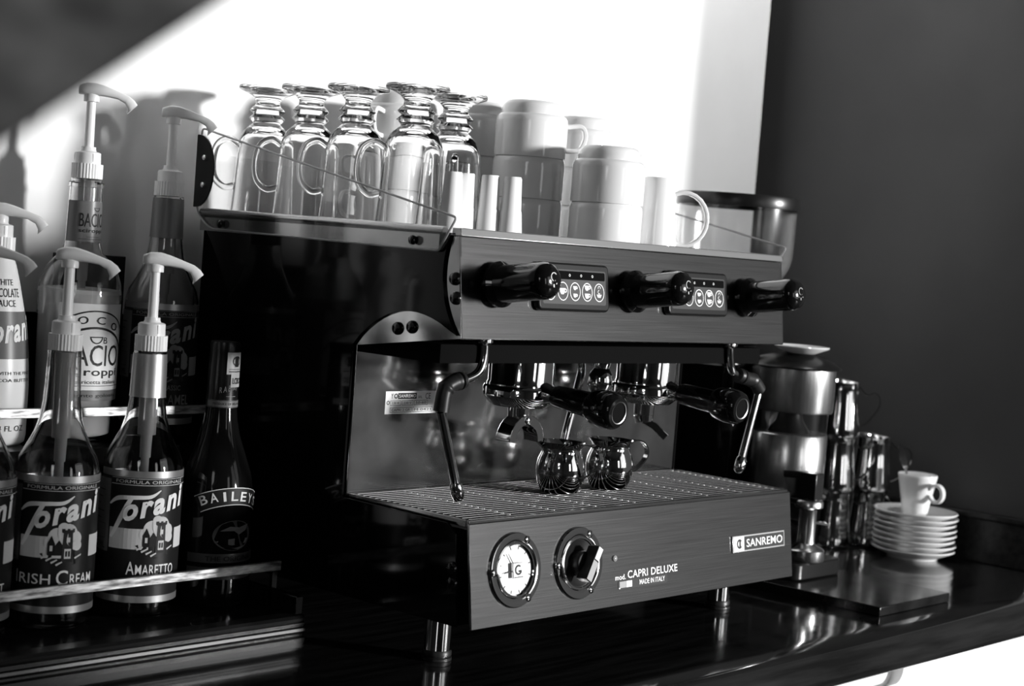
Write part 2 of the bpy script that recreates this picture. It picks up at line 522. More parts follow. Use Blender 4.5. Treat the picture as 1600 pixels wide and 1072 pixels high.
# side rails and clear guards
for sx in (-1, 1):
    x0 = -0.0055 if sx < 0 else W+0.0015
    rl = pm()
    rl.tube([(x0+0.002, 0.075, 0.553), (x0+0.002, 0.572, 0.556)], 0.0055, 12)
    rl.box((x0-0.002, 0.080, 0.529), (x0+0.001, 0.570, 0.548))
    rl.build('side_rail', STEEL, mc)
    g = [(0.568, 0.672)]
    g = []
    pts = [(0.576, 0.676, .008), (0.050, 0.570, .006), (0.078, 0.527, .004), (0.548, 0.532, .02), (0.576, 0.556, .01)]
    N = len(pts)
    for i in range(N):
        p = Vector(pts[i][:2]); a = (Vector(pts[i-1][:2])-p).normalized(); c = (Vector(pts[(i+1)%N][:2])-p).normalized()
        r = pts[i][2]
        A, B = p+a*r, p+c*r
        for k in range(5):
            t = k/4
            g.append(tuple((1-t)**2*A+2*t*(1-t)*p+t*t*B))
    xg = x0-0.0065 if sx < 0 else x0+0.0045
    gd = pm().prism(g, 0.0038, frame((xg,0,0), (0,1,0), (0,0,1), (1,0,0))).build('clear_guard', ACRYL, mc, smooth=30)
    ed = pm(); ring = [(xg+0.0019, p, q_) for p, q_ in g]; ed.tube(ring+[ring[0]], 0.0015, 8)
    ed.build('polished_edge', EDGE, gd)
    # black half-round bracket at the rear corner
    br = [(0.579, 0.562)]
    for k in range(13):
        a = -PI/2 + PI*k/12
        br.append((0.574-0.036*math.cos(a), 0.614+0.052*math.sin(a)))
    br.append((0.579, 0.666))
    xb = xg-0.0032 if sx < 0 else xg+0.0042
    bk = pm().prism(br, 0.0028, frame((xb,0,0), (0,1,0), (0,0,1), (1,0,0))).build('guard_bracket', BLACK, mc)
    for (y, z) in ((0.556, 0.633), (0.556, 0.594)): screw_part(xb if sx < 0 else xb+0.0028, y, z, 0.0045, sx, CHROME, bk)
    for (y, z) in ((0.517, 0.540), (0.122, 0.538)): screw_part(xg if sx < 0 else xg+0.0038, y, z, 0.0062, sx, BAKELITE, gd)
pm().box((0.0, 0.572, 0.55), (W, 0.576, 0.64)).build('rear_guard', ACRYL, mc)
# splash back
sb = pm().box((0.002, 0.2285, 0.197), (W-0.002, 0.2305, 0.394))
sb.box((0.0, 0.2255, 0.194), (0.003, 0.2335, 0.395))
sb.build('backsplash', MIRROR, mc, bevel=0.0005)
# rating label
rp = frame((0.061, 0.2282, 0.301), (1,0,0), (0,0,1), (0,-1,0))
rpl = pm().rect2(0, 0, 0.097, 0.031, 0.0, M=rp).build('rating_plate', WHITE, mc, smooth=0)
t = pm()
t.rect2(0.023, 0.0205, 0.058, 0.0285, 0.0003, M=rp)
t.ring2(0.005, 0.0155, 0.0018, 0.0028, 0.0003, M=rp); t.ring2(0.019, 0.0245, 0.002, 0.0034, 0.0003, M=rp)
t.text('CE', 0.075, 0.020, 0.085, 0.028, 0.0003, M=rp); t.text('SRL', 0.061, 0.021, 0.069, 0.0245, 0.0003, M=rp)
t.text('Y', 0.010, 0.021, 0.014, 0.028, 0.0003, M=rp)
for (a, b_, c, d_, s_) in ((0.009,0.0115,0.029,0.0185,'3.50 W'),(0.031,0.0115,0.052,0.0185,'230 V'),(0.054,0.0115,0.080,0.0185,'50-60'),(0.009,0.002,0.05,0.009,'CAPRI 2 GR'),(0.052,0.002,0.090,0.009,'M 0421')):
    for (p, q, r_, s2) in ((a,b_,c,b_+.0005),(a,d_-.0005,c,d_),(a,b_,a+.0005,d_),(c-.0005,b_,c,d_)): t.rect2(p, q, r_, s2, 0.0003, M=rp)
    t.text(s_, a+0.003, b_+0.0018, c-0.003, d_-0.0018, 0.0003, M=rp)
t.build('print', INK, rpl, smooth=0)
pm().text('SANREMO', 0.0245, 0.0222, 0.0565, 0.0268, 0.0006, bold=0.02, M=rp).build('lettering', WHITE, rpl, smooth=0)

# drip tray with wire grid
dt = pm()
dt.box((0.004, 0.004, 0.1835), (W-0.004, 0.228, 0.1855))
dt.build('drip_tray', BLACKMATT, mc)
gr = pm()
for k in range(19):
    y = 0.0125 + k*0.0114
    gr.cyl((0.012, y, 0.1965), (W-0.012, y, 0.1965), 0.0010, n=10)
for k in range(9):
    x = 0.014 + k*(W-0.028)/8
    gr.cyl((x, 0.008, 0.1944), (x, 0.222, 0.1944), 0.0014, n=8)
gr.build('wire_grid', mat('grid_steel', 0.75, 1, 0.22), mc)
fr = pm()
z0, z1 = 0.1885, 0.1975
fr.box((0.003, 0.003, z0), (W-0.003, 0.0075, z1)); fr.box((0.003, 0.222, z0), (W-0.003, 0.2265, z1))
fr.box((0.003, 0.0075, z0), (0.0075, 0.222, z1)); fr.box((W-0.0075, 0.0075, z0), (W-0.003, 0.222, z1))
fr.build('tray_frame', STEEL, mc, bevel=0.0008)

# round knobs of the upper panel
def knob(x):
    m_ = up_f(x, 0.489)
    k = pm(); k.lathe([(0.022,0),(0.022,0.004),(0.0265,0.005),(0.0295,0.008),(0.0295,0.012),(0.0265,0.0155),(0.0245,0.018)], 36, m_)
    n = 40; prof = [(0.0242,0.018),(0.0235,0.060),(0.0238,0.078),(0.0235,0.086),(0.0205,0.094),(0.0135,0.0990),(0,0.1005)]
    vs = []; fs = []
    for i, (r, z) in enumerate(prof[:-1]):
        for q in range(n):
            a = 2*PI*q/n
            rr = r*(1 - (0.05 if (q % 5 in (0,)) and i in (1,2) else 0))
            vs.append((rr*math.cos(a), rr*math.sin(a), z))
    top = len(vs); vs.append((0,0,prof[-1][1]))
    for i in range(len(prof)-2):
        for q in range(n):
            q2 = (q+1) % n
            fs.append((i*n+q, i*n+q2, (i+1)*n+q2, (i+1)*n+q))
    b0 = (len(prof)-2)*n
    for q in range(n): fs.append((b0+q, b0+(q+1) % n, top))
    k.add(vs, fs, m_)
    kb = k.build('steam_knob', BAKELITE, mc, smooth=40)
    e = pm()   # embossed mark on the dome
    e.ring2(0, 0.004, 0.0045, 0.0056, 0.1003, a0=0.6, a1=5.2, M=m_); e.rect2(-0.006, -0.005, 0.006, -0.0035, 0.0998, M=m_); e.rect2(-0.001, -0.009, 0.001, 0.0, 0.0999, M=m_)
    e.build('emblem', SATIN, kb, smooth=0)
for x in (0.062, 0.34, 0.618): knob(x)

# keypads
def keypad(cx):
    m_ = up_f(cx, 0.4905)
    o = pm(); o.prism(rrect(0.146, 0.064, 0.008), 0.010, m_, 0.0)
    kp = o.build('keypad', BLACK, mc, bevel=0.003, segs=3)
    p = pm().flat(rrect(0.130, 0.046, 0.003), 0.0102, m_)
    pp = p.build('membrane', DARKPAD, kp, smooth=0)
    h = pm().flat(rrect(0.126, 0.011, 0.002, cy=0.0155), 0.0104, m_).build('header_strip', BLACKMATT, kp, smooth=0)
    i = pm(); z = 0.0107
    for q in range(5):
        x = -0.050+q*0.025
        i.ring2(x, -0.006, 0.0098, 0.0108, z, 28, sy=1.15, M=m_)
        def cup(px, py, s):
            i.flat([(px-s, py+s*.7), (px-s*.8, py-s*.2), (px-s*.4, py-s*.7), (px+s*.4, py-s*.7), (px+s*.8, py-s*.2), (px+s, py+s*.7)], z, m_)
            i.ring2(px+s*1.05, py+s*.15, s*.25, s*.5, z, 12, M=m_)
        if q == 0: cup(x-.001, -.006, .0038)
        if q == 1: cup(x-.001, -.006, .0058)
        if q == 2: cup(x-.0005, -.0012, .0036); cup(x-.0005, -.0112, .0036)
        if q == 3: cup(x-.0005, -.0005, .0048); cup(x-.0005, -.0112, .0048)
        if q == 4:
            i.ring2(x+.0005, 0.0005, 0.002, 0.0028, z, 14, a0=-0.5, a1=3.6, M=m_); i.ring2(x, -.005, 0.002, 0.0028, z, 14, a0=1.5, a1=5.5, M=m_)
            i.flat([(x-.005,-.0085),(x-.003,-.0125),(x+.003,-.0125),(x+.005,-.0085)], z, m_)
    for q in range(4): i.ring2(-0.034+q*0.0235, 0.0155, 0.0012, 0.0018, z, 12, M=m_)
    i.build('icons', WHITE, kp, smooth=0)
keypad(0.208); keypad(0.487)

# group heads, portafilters
def group(cx, double):
    cy = 0.128
    g = pm(); m_ = Matrix.Translation((cx, cy, 0))
    g.lathe([(0,0.395),(0.046,0.395),(0.046,0.356),(0.0475,0.353),(0.0475,0.350),(0,0.350)], 44, m_)
    gh = g.build('group_head', CHROME, mc)
    p = pm()
    p.lathe([(0,0.3505),(0.0500,0.3505),(0.0520,0.347),(0.0520,0.336),(0.048,0.331),(0.043,0.326),(0.0385,0.322),(0,0.322)], 44, m_)
    pf = p.build('portafilter', CHROME, mc)
    d_ = Vector((0.0, -1, -0.085)).normalized()
    a0 = Vector((cx, cy-0.045, 0.3445))
    n = pm(); n.tube([a0, a0+d_*0.014, a0+d_*0.026], [0.0145, 0.011, 0.0125], 16)
    n.build('handle_neck', CHROME, pf)
    h = pm(); A = axis_frame(a0+d_*0.020, a0+d_*0.2)
    h.lathe([(0,0),(0.0135,0),(0.0150,0.004),(0.0170,0.045),(0.0172,0.062),(0.0175,0.063),(0.0200,0.0645),(0.0235,0.072),(0.0255,0.088),(0.0248,0.100),(0.0225,0.1075),(0.0195,0.1105),(0.0150,0.1112),(0.0145,0.110),(0,0.110)], 36, A)
    hh = h.build('handle', BAKELITE, pf, smooth=30)
    pm().lathe([(0.0138,0.1112),(0.0152,0.1118),(0.0152,0.1108)], 36, A).build('end_ring', SATIN, hh)
    s = pm()
    s.cyl((cx, cy, 0.3225), (cx, cy, 0.303), 0.0155, 0.0150, 24)
    if double:
        # twin spout: half-hoop with two outlets
        pts = []
        for k in range(15):
            a = PI*k/14
            pts.append((cx-0.029*math.cos(a), cy-0.006, 0.274+0.030*math.sin(a)))
        s.strip(pts, (0,1,0), 0.026, 0.013)
        s.lathe([(0.006,0),(0.006,0.0015),(0.004,0.0028),(0,0.003)], 14, axis_frame((cx, cy-0.019, 0.303), (cx, cy-1, 0.303)))
    else:
        s.cyl((cx, cy, 0.303), (cx, cy-0.002, 0.292), 0.015, 0.013, 20)
        s.strip([(cx, cy, 0.296), (cx+0.012, cy-0.012, 0.288), (cx+0.024, cy-0.026, 0.272)], (1, 1, 0), 0.019, 0.011)
    s.build('spout', CHROME, pf, smooth=40, bevel=0.0008)
group(0.219, True); group(0.500, False)

# hot water tap in the middle
wt = pm()
wt.lathe([(0,0.395),(0.013,0.395),(0.015,0.385),(0.012,0.375),(0.017,0.365),(0.019,0.352),(0.014,0.340),(0,0.338)], 24, Matrix.Translation((0.375, 0.115, 0)))
wt.tube([(0.365,0.150,0.393),(0.374,0.150,0.37),(0.366,0.150,0.335),(0.352,0.150,0.285),(0.348,0.150,0.268)], 0.0065, 14, smooth=5)
wt.build('water_tap', CHROME, mc)

# steam wands
def wand(name, pts, sl, tip):
    root = pm(); root.tube(pts[:5], 0.0058, 14, smooth=6)
    root.lathe([(0.010,0.012),(0.012,0.008),(0.012,-0.004),(0.007,-0.008)], 20, Matrix.Translation(pts[0]))
    o = root.build('steam_wand', CHROME, mc)
    s = pm(); P = spline([Vector(p) for p in sl], 10)
    rr = []
    for i in range(len(P)):
        u = i/(len(P)-1)
        rr.append(0.0105 + (0.0014 if (abs(u-0.12) < 0.03 or abs(u-0.22) < 0.03 or abs(u-0.62) < 0.03) else 0) - (0.002 if (abs(u-0.17) < 0.02) else 0))
    s.tube(P, rr, 16); s.build('rubber_sleeve', RUBBER, o, smooth=50)
    a, c = Vector(sl[-1]), Vector(tip)
    dd = (c-a).normalized()
    t_ = pm(); t_.tube([a, c-dd*0.026], [0.0058, 0.0062], 16)
    t_.lathe([(0.0062,0),(0.0085,0.004),(0.0088,0.016),(0.0070,0.023),(0.0035,0.026),(0,0.0265)], 18, axis_frame(c-dd*0.027, c))
    t_.build('wand_tube', CHROME, o)
wand('l', [(0.078,0.07,0.418),(0.079,0.07,0.392),(0.070,0.07,0.374),(0.048,0.07,0.365),(0.030,0.07,0.362)],
     [(0.044,0.07,0.3645),(0.026,0.07,0.3615),(0.012,0.07,0.352),(0.008,0.07,0.325)], (0.053,0.07,0.208))
wand('r', [(0.626,0.07,0.418),(0.629,0.07,0.395),(0.637,0.07,0.376),(0.650,0.07,0.370),(0.666,0.07,0.3665)],
     [(0.654,0.07,0.369),(0.675,0.07,0.364),(0.698,0.07,0.359),(0.716,0.07,0.345)], (0.676,0.07,0.214))

# gauge and switch dials of the lower panel
def bezel(mb, m_):
    mb.lathe([(0.0475,0.0),(0.0480,0.002),(0.0465,0.0045),(0.0400,0.0050),(0.0370,0.0042),(0.0355,0.0025),(0.0350,0.0022),(0.0345,0.0045),(0.0325,0.0048),(0.0315,0.0035)], 56, m_)
m1 = lo_f(0.081, 0.131)
b1 = pm(); bezel(b1, m1)
gz = b1.build('pressure_gauge', CHROME, mc, smooth=50)
pm().flat(circ(0.0318, 48), 0.0012, m1).build('dial_face', WHITE, gz, smooth=0)
d1 = pm(); z = 0.0016
for k in range(12):
    a = 2*PI*k/12 + 0.25
    mm = m1 @ Matrix.Rotation(a, 4, 'Z')
    d1.rect2(0.0265, -0.0006, 0.0305, 0.0006, z, M=mm)
mm = m1 @ Matrix.Rotation(2.15, 4, 'Z'); d1.add([(0,-.0012,.004),(0.026,-.0004,.004),(0.026,.0004,.004),(0,.0012,.004)], [(0,1,2,3)], mm)
mm = m1 @ Matrix.Rotation(3.25, 4, 'Z'); d1.add([(0,-.0009,.004),(0.023,-.0004,.004),(0.023,.0004,.004),(0,.0009,.004)], [(0,1,2,3)], mm)
d1.ring2(0, 0, 0.030, 0.0312, z, 16, a0=0.4, a1=1.3, M=m1); d1.ring2(0, 0, 0.030, 0.0312, z, 16, a0=-1.2, a1=-0.4, M=m1)
d1.build('scale_and_needles', INK, gz, smooth=0)
sq = pm(); sq.box((-0.0095,-0.0095,0.004),(0.0095,0.0095,0.0075), m1)
sqo = sq.build('centre_cap', SATIN, gz, bevel=0.0006)
e = pm(); e.ring2(0, 0.0005, 0.0042, 0.0066, 0.0079, 24, a0=0.8, a1=2*PI-0.5, M=m1); e.rect2(0.0, -0.0025, 0.006, 0.0, 0.0079, M=m1); e.rect2(-0.008,-0.0088,0.008,-0.0082,0.0079,M=m1)
e.build('emblem', INK, sqo, smooth=0)
m2_ = lo_f(0.206, 0.129)
b2 = pm(); bezel(b2, m2_)
sz = b2.build('mode_switch', CHROME, mc, smooth=50)
pm().lathe([(0.0318,0.0034),(0.030,0.0032),(0.027,0.0015),(0,0.0015)], 48, m2_).build('switch_plate', BLACK, sz)
kn = pm(); kn.lathe([(0.0165,0.0015),(0.0165,0.012),(0.0155,0.0145),(0,0.0150)], 32, m2_)
km = m2_ @ Matrix.Rotation(0.98, 4, 'Z')
kn.box((-0.0245,-0.0060,0.012),(0.0245,0.0060,0.030), km)
ko = kn.build('switch_knob', BLACK, sz, bevel=0.0012)
kk = pm(); kk.box((0.006,-0.0045,0.0301),(0.024,0.0045,0.0306), km); kk.build('pointer', LBL_L, ko)
kk = pm(); kk.box((-0.024,-0.0052,0.0301),(0.004,0.0052,0.0305), km); kk.build('pointer_base', GREYINK, ko)
for mo, par in ((m1, gz), (m2_, sz)):
    for a in (1.05, PI, -1.05):
        s_ = pm()
        s_.lathe([(0.0052,0),(0.0052,0.0006),(0.004,0.0016),(0,0.002)], 14, mo @ Matrix.Translation((0.0425*math.cos(a), 0.0425*math.sin(a), 0.0046)))
        s_.box((-0.0042,-0.0006,0.0062),(0.0042,0.0006,0.0070), mo @ Matrix.Translation((0.0425*math.cos(a), 0.0425*math.sin(a), 0)) @ Matrix.Rotation(a, 4, 'Z'))
        s_.build('screw', CHROME, par)
# small indicator lamp, lettering, badges
pm().lathe([(0.0045,0),(0.0042,0.0022),(0.0025,0.0036),(0,0.004)], 18, lo_f(0.283, 0.1285)).build('indicator_lamp', LED, mc)
lf = lo_f(0.284, 0.099)
tx = pm(); tx.text('mod.', 0.000, -0.0005, 0.0225, 0.0068, 0.0006, bold=0.008, M=lf); tx.text('CAPRI DELUXE', 0.027, 0.0, 0.140, 0.0105, 0.0006, bold=0.012, M=lf)
tx.build('model_lettering', WHITE, mc, smooth=0)
lf = lo_f(0.290, 0.0855)
bp = pm(); bp.flat(rrect(0.110, 0.0125, 0.003, cx=0.055, cy=0.00625), 0.0005, lf); bpo = bp.build('origin_badge', INK, mc, smooth=0)
pm().rect2(0.0175, 0.002, 0.030, 0.0105, 0.0008, M=lf).rect2(0.001, 0.001, 0.004, 0.0025, 0.0008, M=lf).text('MADE IN ITALY', 0.047, 0.003, 0.104, 0.0098, 0.0008, bold=0.004, M=lf).build('lettering', WHITE, bpo, smooth=0)
pm().rect2(0.003, 0.002, 0.0170, 0.0105, 0.0007, M=lf).build('flag_band', GREYINK, bpo, smooth=0)
lf = lo_f(0.563, 0.1135)
lg = pm(); lg.box((-0.004, -0.001, 0), (0.134, 0.024, 0.0025), lf); lgo = lg.build('logo_badge', SATIN, mc, bevel=0.0006)
pm().rect2(0.026, 0.0015, 0.1315, 0.0215, 0.0028, M=lf).ring2(0.0135, 0.0115, 0.0042, 0.0072, 0.0028, 24, a0=0.7, a1=2*PI-0.7, M=lf).rect2(0.0125, 0.0065, 0.0165, 0.0165, 0.0029, M=lf).build('logo_field', INK, lgo, smooth=0)
pm().rect2(0.000, 0.001, 0.025, 0.022, 0.00265, M=lf).build('logo_cell', WHITE, lgo, smooth=0)
pm().text('SANREMO', 0.031, 0.0055, 0.127, 0.0175, 0.0031, bold=0.006, M=lf).build('lettering', WHITE, lgo, smooth=0)

# feet
for x in (0.048, W-0.048):
    for y in (0.085, 0.50):
        f = pm(); m_ = Matrix.Translation((x, y, 0))
        f.lathe([(0,0.0635),(0.0185,0.0635),(0.0185,0.014),(0,0.014)], 28, m_)
        fo = f.build('foot', CHROME, mc)
        pm().lathe([(0.0178,0.014),(0.0195,0.011),(0.0195,0.007),(0.0175,0.006),(0.0175,0.005),(0.0200,0.004),(0.0200,0.0004),(0,0.0004)], 28, m_).build('rubber_pad', RUBBER, fo)

# ================================================================== GLASSES AND CUPS ON TOP
TZ = 0.5506
def mug_handle(mb, x0, z0, z1, out, w=0.012, t=0.007, n=8, ang=0.0):
    c, q = math.cos(ang), math.sin(ang)
    pts = [(x0, z1), (x0+out*0.75, z1+0.002), (x0+out, (z0+z1)/2+0.006), (x0+out*0.75, z0+0.004), (x0, z0)]
    P = [Vector((p*c, p*q, z)) for p, z in pts]
    mb.strip(P, (-q, c, 0), w, t, smooth=n)
# footed glass mug, standing upside down (rim at z=0)
def make_glass(name, label, loc, rz):
    t = thing(name, label, 'glass', loc, rz, 'footed glass mugs upside down on the machine')
    g = MB()
    outer = [(0.0455,0.0),(0.0450,0.006),(0.0420,0.050),(0.0400,0.095),(0.0385,0.112),(0.0330,0.126),(0.0240,0.1345),(0.0195,0.1385),
             (0.0235,0.1425),(0.0262,0.1455),(0.0235,0.1485),(0.0195,0.1515),(0.0235,0.1545),(0.0255,0.1570),(0.0230,0.1600),(0.0180,0.1650),(0.0175,0.1710),(0.0230,0.1775),(0.0345,0.1825),(0.0425,0.1855),(0.0435,0.1890),(0.0425,0.1915),(0.0300,0.1920),(0.0140,0.1895),(0,0.1885)]
    inner = [(0,0.1285),(0.0200,0.1270),(0.0310,0.1190),(0.0352,0.1080),(0.0372,0.092),(0.0395,0.050),(0.0425,0.006),(0.0430,0.0)]
    g.lathe(outer+[], 48)
    g.lathe(inner, 48)
    g.lathe([(0.0430,0.0),(0.0442,-0.0004),(0.0455,0.0)], 48)
    g.build('bowl_and_foot', GLASS, t, smooth=60, weld=True)
    h = MB()
    pts = [(0.0385,0,0.106),(0.052,0,0.113),(0.068,0,0.104),(0.0735,0,0.080),(0.070,0,0.056),(0.056,0,0.043),(0.0420,0,0.046)]
    h.tube(pts, 0.0048, 14, smooth=6)
    h.build('handle', GLASS, t, smooth=60)
    return t
gl0 = make_glass('glass_mug', 'footed glass mug, leftmost and rearmost of the upside-down row on the machine', (0.062, 0.520, TZ+0.0006), math.radians(142))
for loc, rz, lb in (((0.062, 0.424, TZ+0.0006), 140, 'footed glass mug, second from the left in the upside-down row'),
                    ((0.062, 0.326, TZ+0.0006), 138, 'footed glass mug, third from the left, middle of the upside-down row'),
                    ((0.064, 0.212, TZ+0.0006), 142, 'footed glass mug, nearest of the row, just left of the rightmost glass'),
                    ((0.158, 0.232, TZ+0.0006), 40, 'footed glass mug at the right end, beside the small white tapered cups')):
    dup(gl0, loc, math.radians(rz), lb)

# stacking mugs upside down (rim at z=0)
def make_mug(label, loc, rz):
    t = thing('stacking_mug', label, 'mug', loc, rz, 'white mugs stacked upside down')
    b_ = MB()
    prof = [(0.0505,0.0015),(0.0515,0.0),(0.0535,0.0004),(0.0540,0.003),(0.0540,0.052),(0.0532,0.0585),(0.0500,0.0625),(0.0475,0.0635),(0.0472,0.068),(0.0455,0.076),(0.0400,0.0825),(0.0360,0.0838),(0.0340,0.0838),(0.0325,0.0815),(0,0.0810),
            ]
    inn = [(0,0.074),(0.036,0.074),(0.0460,0.066),(0.0490,0.056),(0.0500,0.050),(0.0505,0.0015)]
    b_.lathe(prof, 56); b_.lathe(inn, 56)
    b_.build('body', CERAMIC, t, smooth=50, weld=True)
    h = MB(); mug_handle(h, 0.0525, 0.014, 0.050, 0.030)
    h.build('handle', CERAMIC, t, smooth=60, bevel=0.002)
    return t
STEP = 0.0615
mug0 = None
def mug(x, y, k, rz, label):
    global mug0
    loc = (x, y, TZ+0.0002+k*STEP)
    if mug0 is None: mug0 = make_mug(label, loc, math.radians(rz)); return
    dup(mug0, loc, math.radians(rz), label)
lv = ('bottom', 'middle', 'top')
for k in range(3): mug(0.375, 0.285, k, (25, 20, -38)[k], 'white mug, %s of the tall front stack left of centre on the machine' % lv[k])
for k in range(2): mug(0.418, 0.165, k, (75, 60)[k], 'white mug, %s of the two-high front stack in the sunlight' % ('lower', 'upper')[k])
for k in range(3): mug(0.388, 0.402, k, 15, 'white mug in shade, %s of the stack directly behind the rightmost glass' % lv[k])
for k in range(3): mug(0.250, 0.445, k, (150, 140, 200)[k], 'white mug in shade, %s of the rear stack seen between the glasses' % lv[k])
for k in range(3): mug(0.600, 0.376, k, 60, 'white mug, %s of the sunlit stack at the rear right of the tray' % lv[k])

for k in range(3): mug(0.335, 0.512, k, 172, 'white mug at the very back, %s of the stack hidden mostly by other mugs' % lv[k])
# tall tapered mug upside down
t = thing('tall_mug', 'tall tapered white mug upside down with a big loop handle, at the right end', 'mug', (0.508, 0.140, TZ+0.0002))
b_ = MB()
b_.lathe([(0.0300,0.001),(0.0315,0.0),(0.0330,0.001),(0.0325,0.012),(0.0285,0.050),(0.0245,0.095),(0.0225,0.106),(0.0205,0.1085),(0.0185,0.1085),(0.0175,0.1065),(0,0.106)], 48)
b_.lathe([(0,0.099),(0.018,0.099),(0.0225,0.090),(0.0265,0.050),(0.0300,0.001)], 48)
b_.build('body', CERAMIC, t, smooth=50, weld=True)
h = MB(); P = []
for k in range(17):
    a = math.radians(128) - math.radians(256)*k/16
    P.append(Vector((0.041+0.036*math.cos(a), 0, 0.049+0.040*math.sin(a))))
rm = Matrix.Rotation(math.radians(-42), 4, 'Z')
h.strip([rm @ p for p in P], rm @ Vector((0,1,0)), 0.011, 0.0065)
h.build('handle', CERAMIC, t, smooth=60, bevel=0.002)

# little tapered cups
def small_cup(name, label, loc):
    t = MB().lathe([(0.0165,0.0),(0.0175,0.0004),(0.0172,0.003),(0.0150,0.030),(0.0146,0.034),(0.0138,0.036),(0.0118,0.078),(0.0108,0.0805),(0,0.0805)], 32).lathe([(0.0165,0.0),(0.0108,0.076),(0,0.076)], 32)
    o = t.build(name, PAPER, smooth=40, loc=loc, weld=True)
    return tag(o, label, 'cup', 'small tapered cups upside down by the glasses')
sc0 = small_cup('tapered_cup', 'small tapered white cup, leftmost, seen through the gap between two glasses', (0.080, 0.150, TZ+0.0003))
for loc, lb in (((0.104, 0.150, TZ+0.0003), 'small tapered white cup seen through the rightmost glass'),
                ((0.128, 0.128, TZ+0.0003), 'small tapered white cup, second from the right, touching the rightmost glass'),
                ((0.148, 0.106, TZ+0.0003), 'small tapered white cup, rightmost of four, in front of the tall mug stack')):
    o = sc0.copy(); COL.objects.link(o); o.location = loc; o['label'] = lb

# two steel cream jugs on the grid
def lathe_pts(prof, n, spout=None):
    pass
def cream_jug(label, loc, rz, rz_spout=PI):
    t = thing('cream_jug', label, 'jug', loc, rz, 'steel cream jugs on the drip grid')
    n = 48
    prof = [(0.0,0.001),(0.024,0.0),(0.0265,0.002),(0.0315,0.012),(0.0348,0.025),(0.0352,0.036),(0.0330,0.047),(0.0292,0.056),(0.0280,0.060),(0.0290,0.064),(0.0325,0.070),(0.0335,0.0715)]
    inn = [(0.0325,0.0718),(0.0282,0.0645),(0.0270,0.060),(0.0282,0.056),(0.0320,0.046),(0.0340,0.036),(0.0335,0.025),(0.0305,0.013),(0.025,0.003),(0,0.0025)]
    allp = prof+inn
    vs = []; fs = []; rings = []
    for r, z in allp:
        if r == 0: rings.append([len(vs)]); vs.append((0,0,z)); continue
        rings.append(list(range(len(vs), len(vs)+n)))
        for k in range(n):
            a = 2*PI*k/n
            dz = 0; rr = r
            if z > 0.060:
                d = math.cos(a-rz_spout)
                wgt = max(0, (d-0.80)/0.20)
                rr = r + 0.013*wgt*(z-0.060)/0.0115; dz = 0.004*wgt*(z-0.060)/0.0115
            vs.append((rr*math.cos(a), rr*math.sin(a), z+dz))
    for A, B in zip(rings[:-1], rings[1:]):
        for k in range(n):
            k2 = (k+1) % n
            if len(A) == 1: fs.append((A[0], B[k2], B[k]))
            elif len(B) == 1: fs.append((A[k], A[k2], B[0]))
            else: fs.append((A[k], A[k2], B[k2], B[k]))
    MB().add(vs, fs).build('body', CHROME, t, smooth=60)
    h = MB()
    h.strip([(0.0320,0,0.068),(0.042,0,0.0715),(0.054,0,0.068),(0.0615,0,0.056),(0.0585,0,0.043),(0.046,0,0.030),(0.0362,0,0.024),(0.0350,0,0.018)], (0,1,0), 0.011, 0.0018, smooth=6)
    h.build('handle', CHROME, t, smooth=60)
    return t
j0 = cream_jug('small steel cream jug, left of two, below the left portafilter handle', (0.305, 0.118, 0.1987), math.radians(-75), math.radians(200))
dup(j0, (0.415, 0.118, 0.1987), math.radians(-22), 'small steel cream jug, right of two, its handle pointing right')

# ================================================================== BOTTLE RACK
rk = thing('bottle_rack', 'black tiered wooden bottle rack with metal rails, left of the coffee machine', 'rack', (-0.42, 0.44, 0))
kM = L(rk)
def km_(): return MB(kM)
RX0, RX1 = -0.90, -0.045
km_().box((RX0, 0.262, 0.0), (RX1, 0.455, 0.036)).build('lower_shelf', RACKWOOD, rk, bevel=0.001)
km_().box((RX0, 0.448, 0.036), (RX1, 0.605, 0.236)).build('upper_tier', RACKWOOD, rk, bevel=0.001)
mo = km_()
mp_ = [(0.262,0.0),(0.238,0.0),(0.238,0.006),(0.243,0.008),(0.243,0.0105),(0.2395,0.0125),(0.2375,0.0155),(0.2385,0.019),(0.2425,0.0205),(0.2425,0.0225),(0.2405,0.0235),(0.2405,0.0255),(0.2425,0.0265),(0.2400,0.0285),(0.2395,0.0320),(0.2430,0.0355),(0.262,0.0365)]
n_ = len(mp_)
mo.add([(RX0, y, z) for y, z in mp_] + [(RX1, y, z) for y, z in mp_], [(k, (k+1) % n_, n_+(k+1) % n_, n_+k) for k in range(n_)] + [tuple(range(n_)), tuple(range(n_, 2*n_))])
mo.build('front_moulding', mat('moulding_lacquer', 0.012, 0, 0.27, 0.9), rk, smooth=30)
km_().box((RX1-0.012, 0.246, 0.036), (RX1, 0.455, 0.060)).build('end_strip', RACKWOOD, rk, bevel=0.001)
km_().box((RX0, 0.292, 0.086), (RX1-0.002, 0.297, 0.0985)).build('rail', RAILMAT, rk, bevel=0.0008)
km_().box((RX0, 0.458, 0.276), (RX1-0.002, 0.463, 0.2885)).build('rail', RAILMAT, rk, bevel=0.0008)
for x in (RX0+0.01, RX1-0.008):
    km_().box((x-0.004, 0.297, 0.036), (x+0.004, 0.303, 0.0985)).build('rail_post', RACKWOOD, rk)

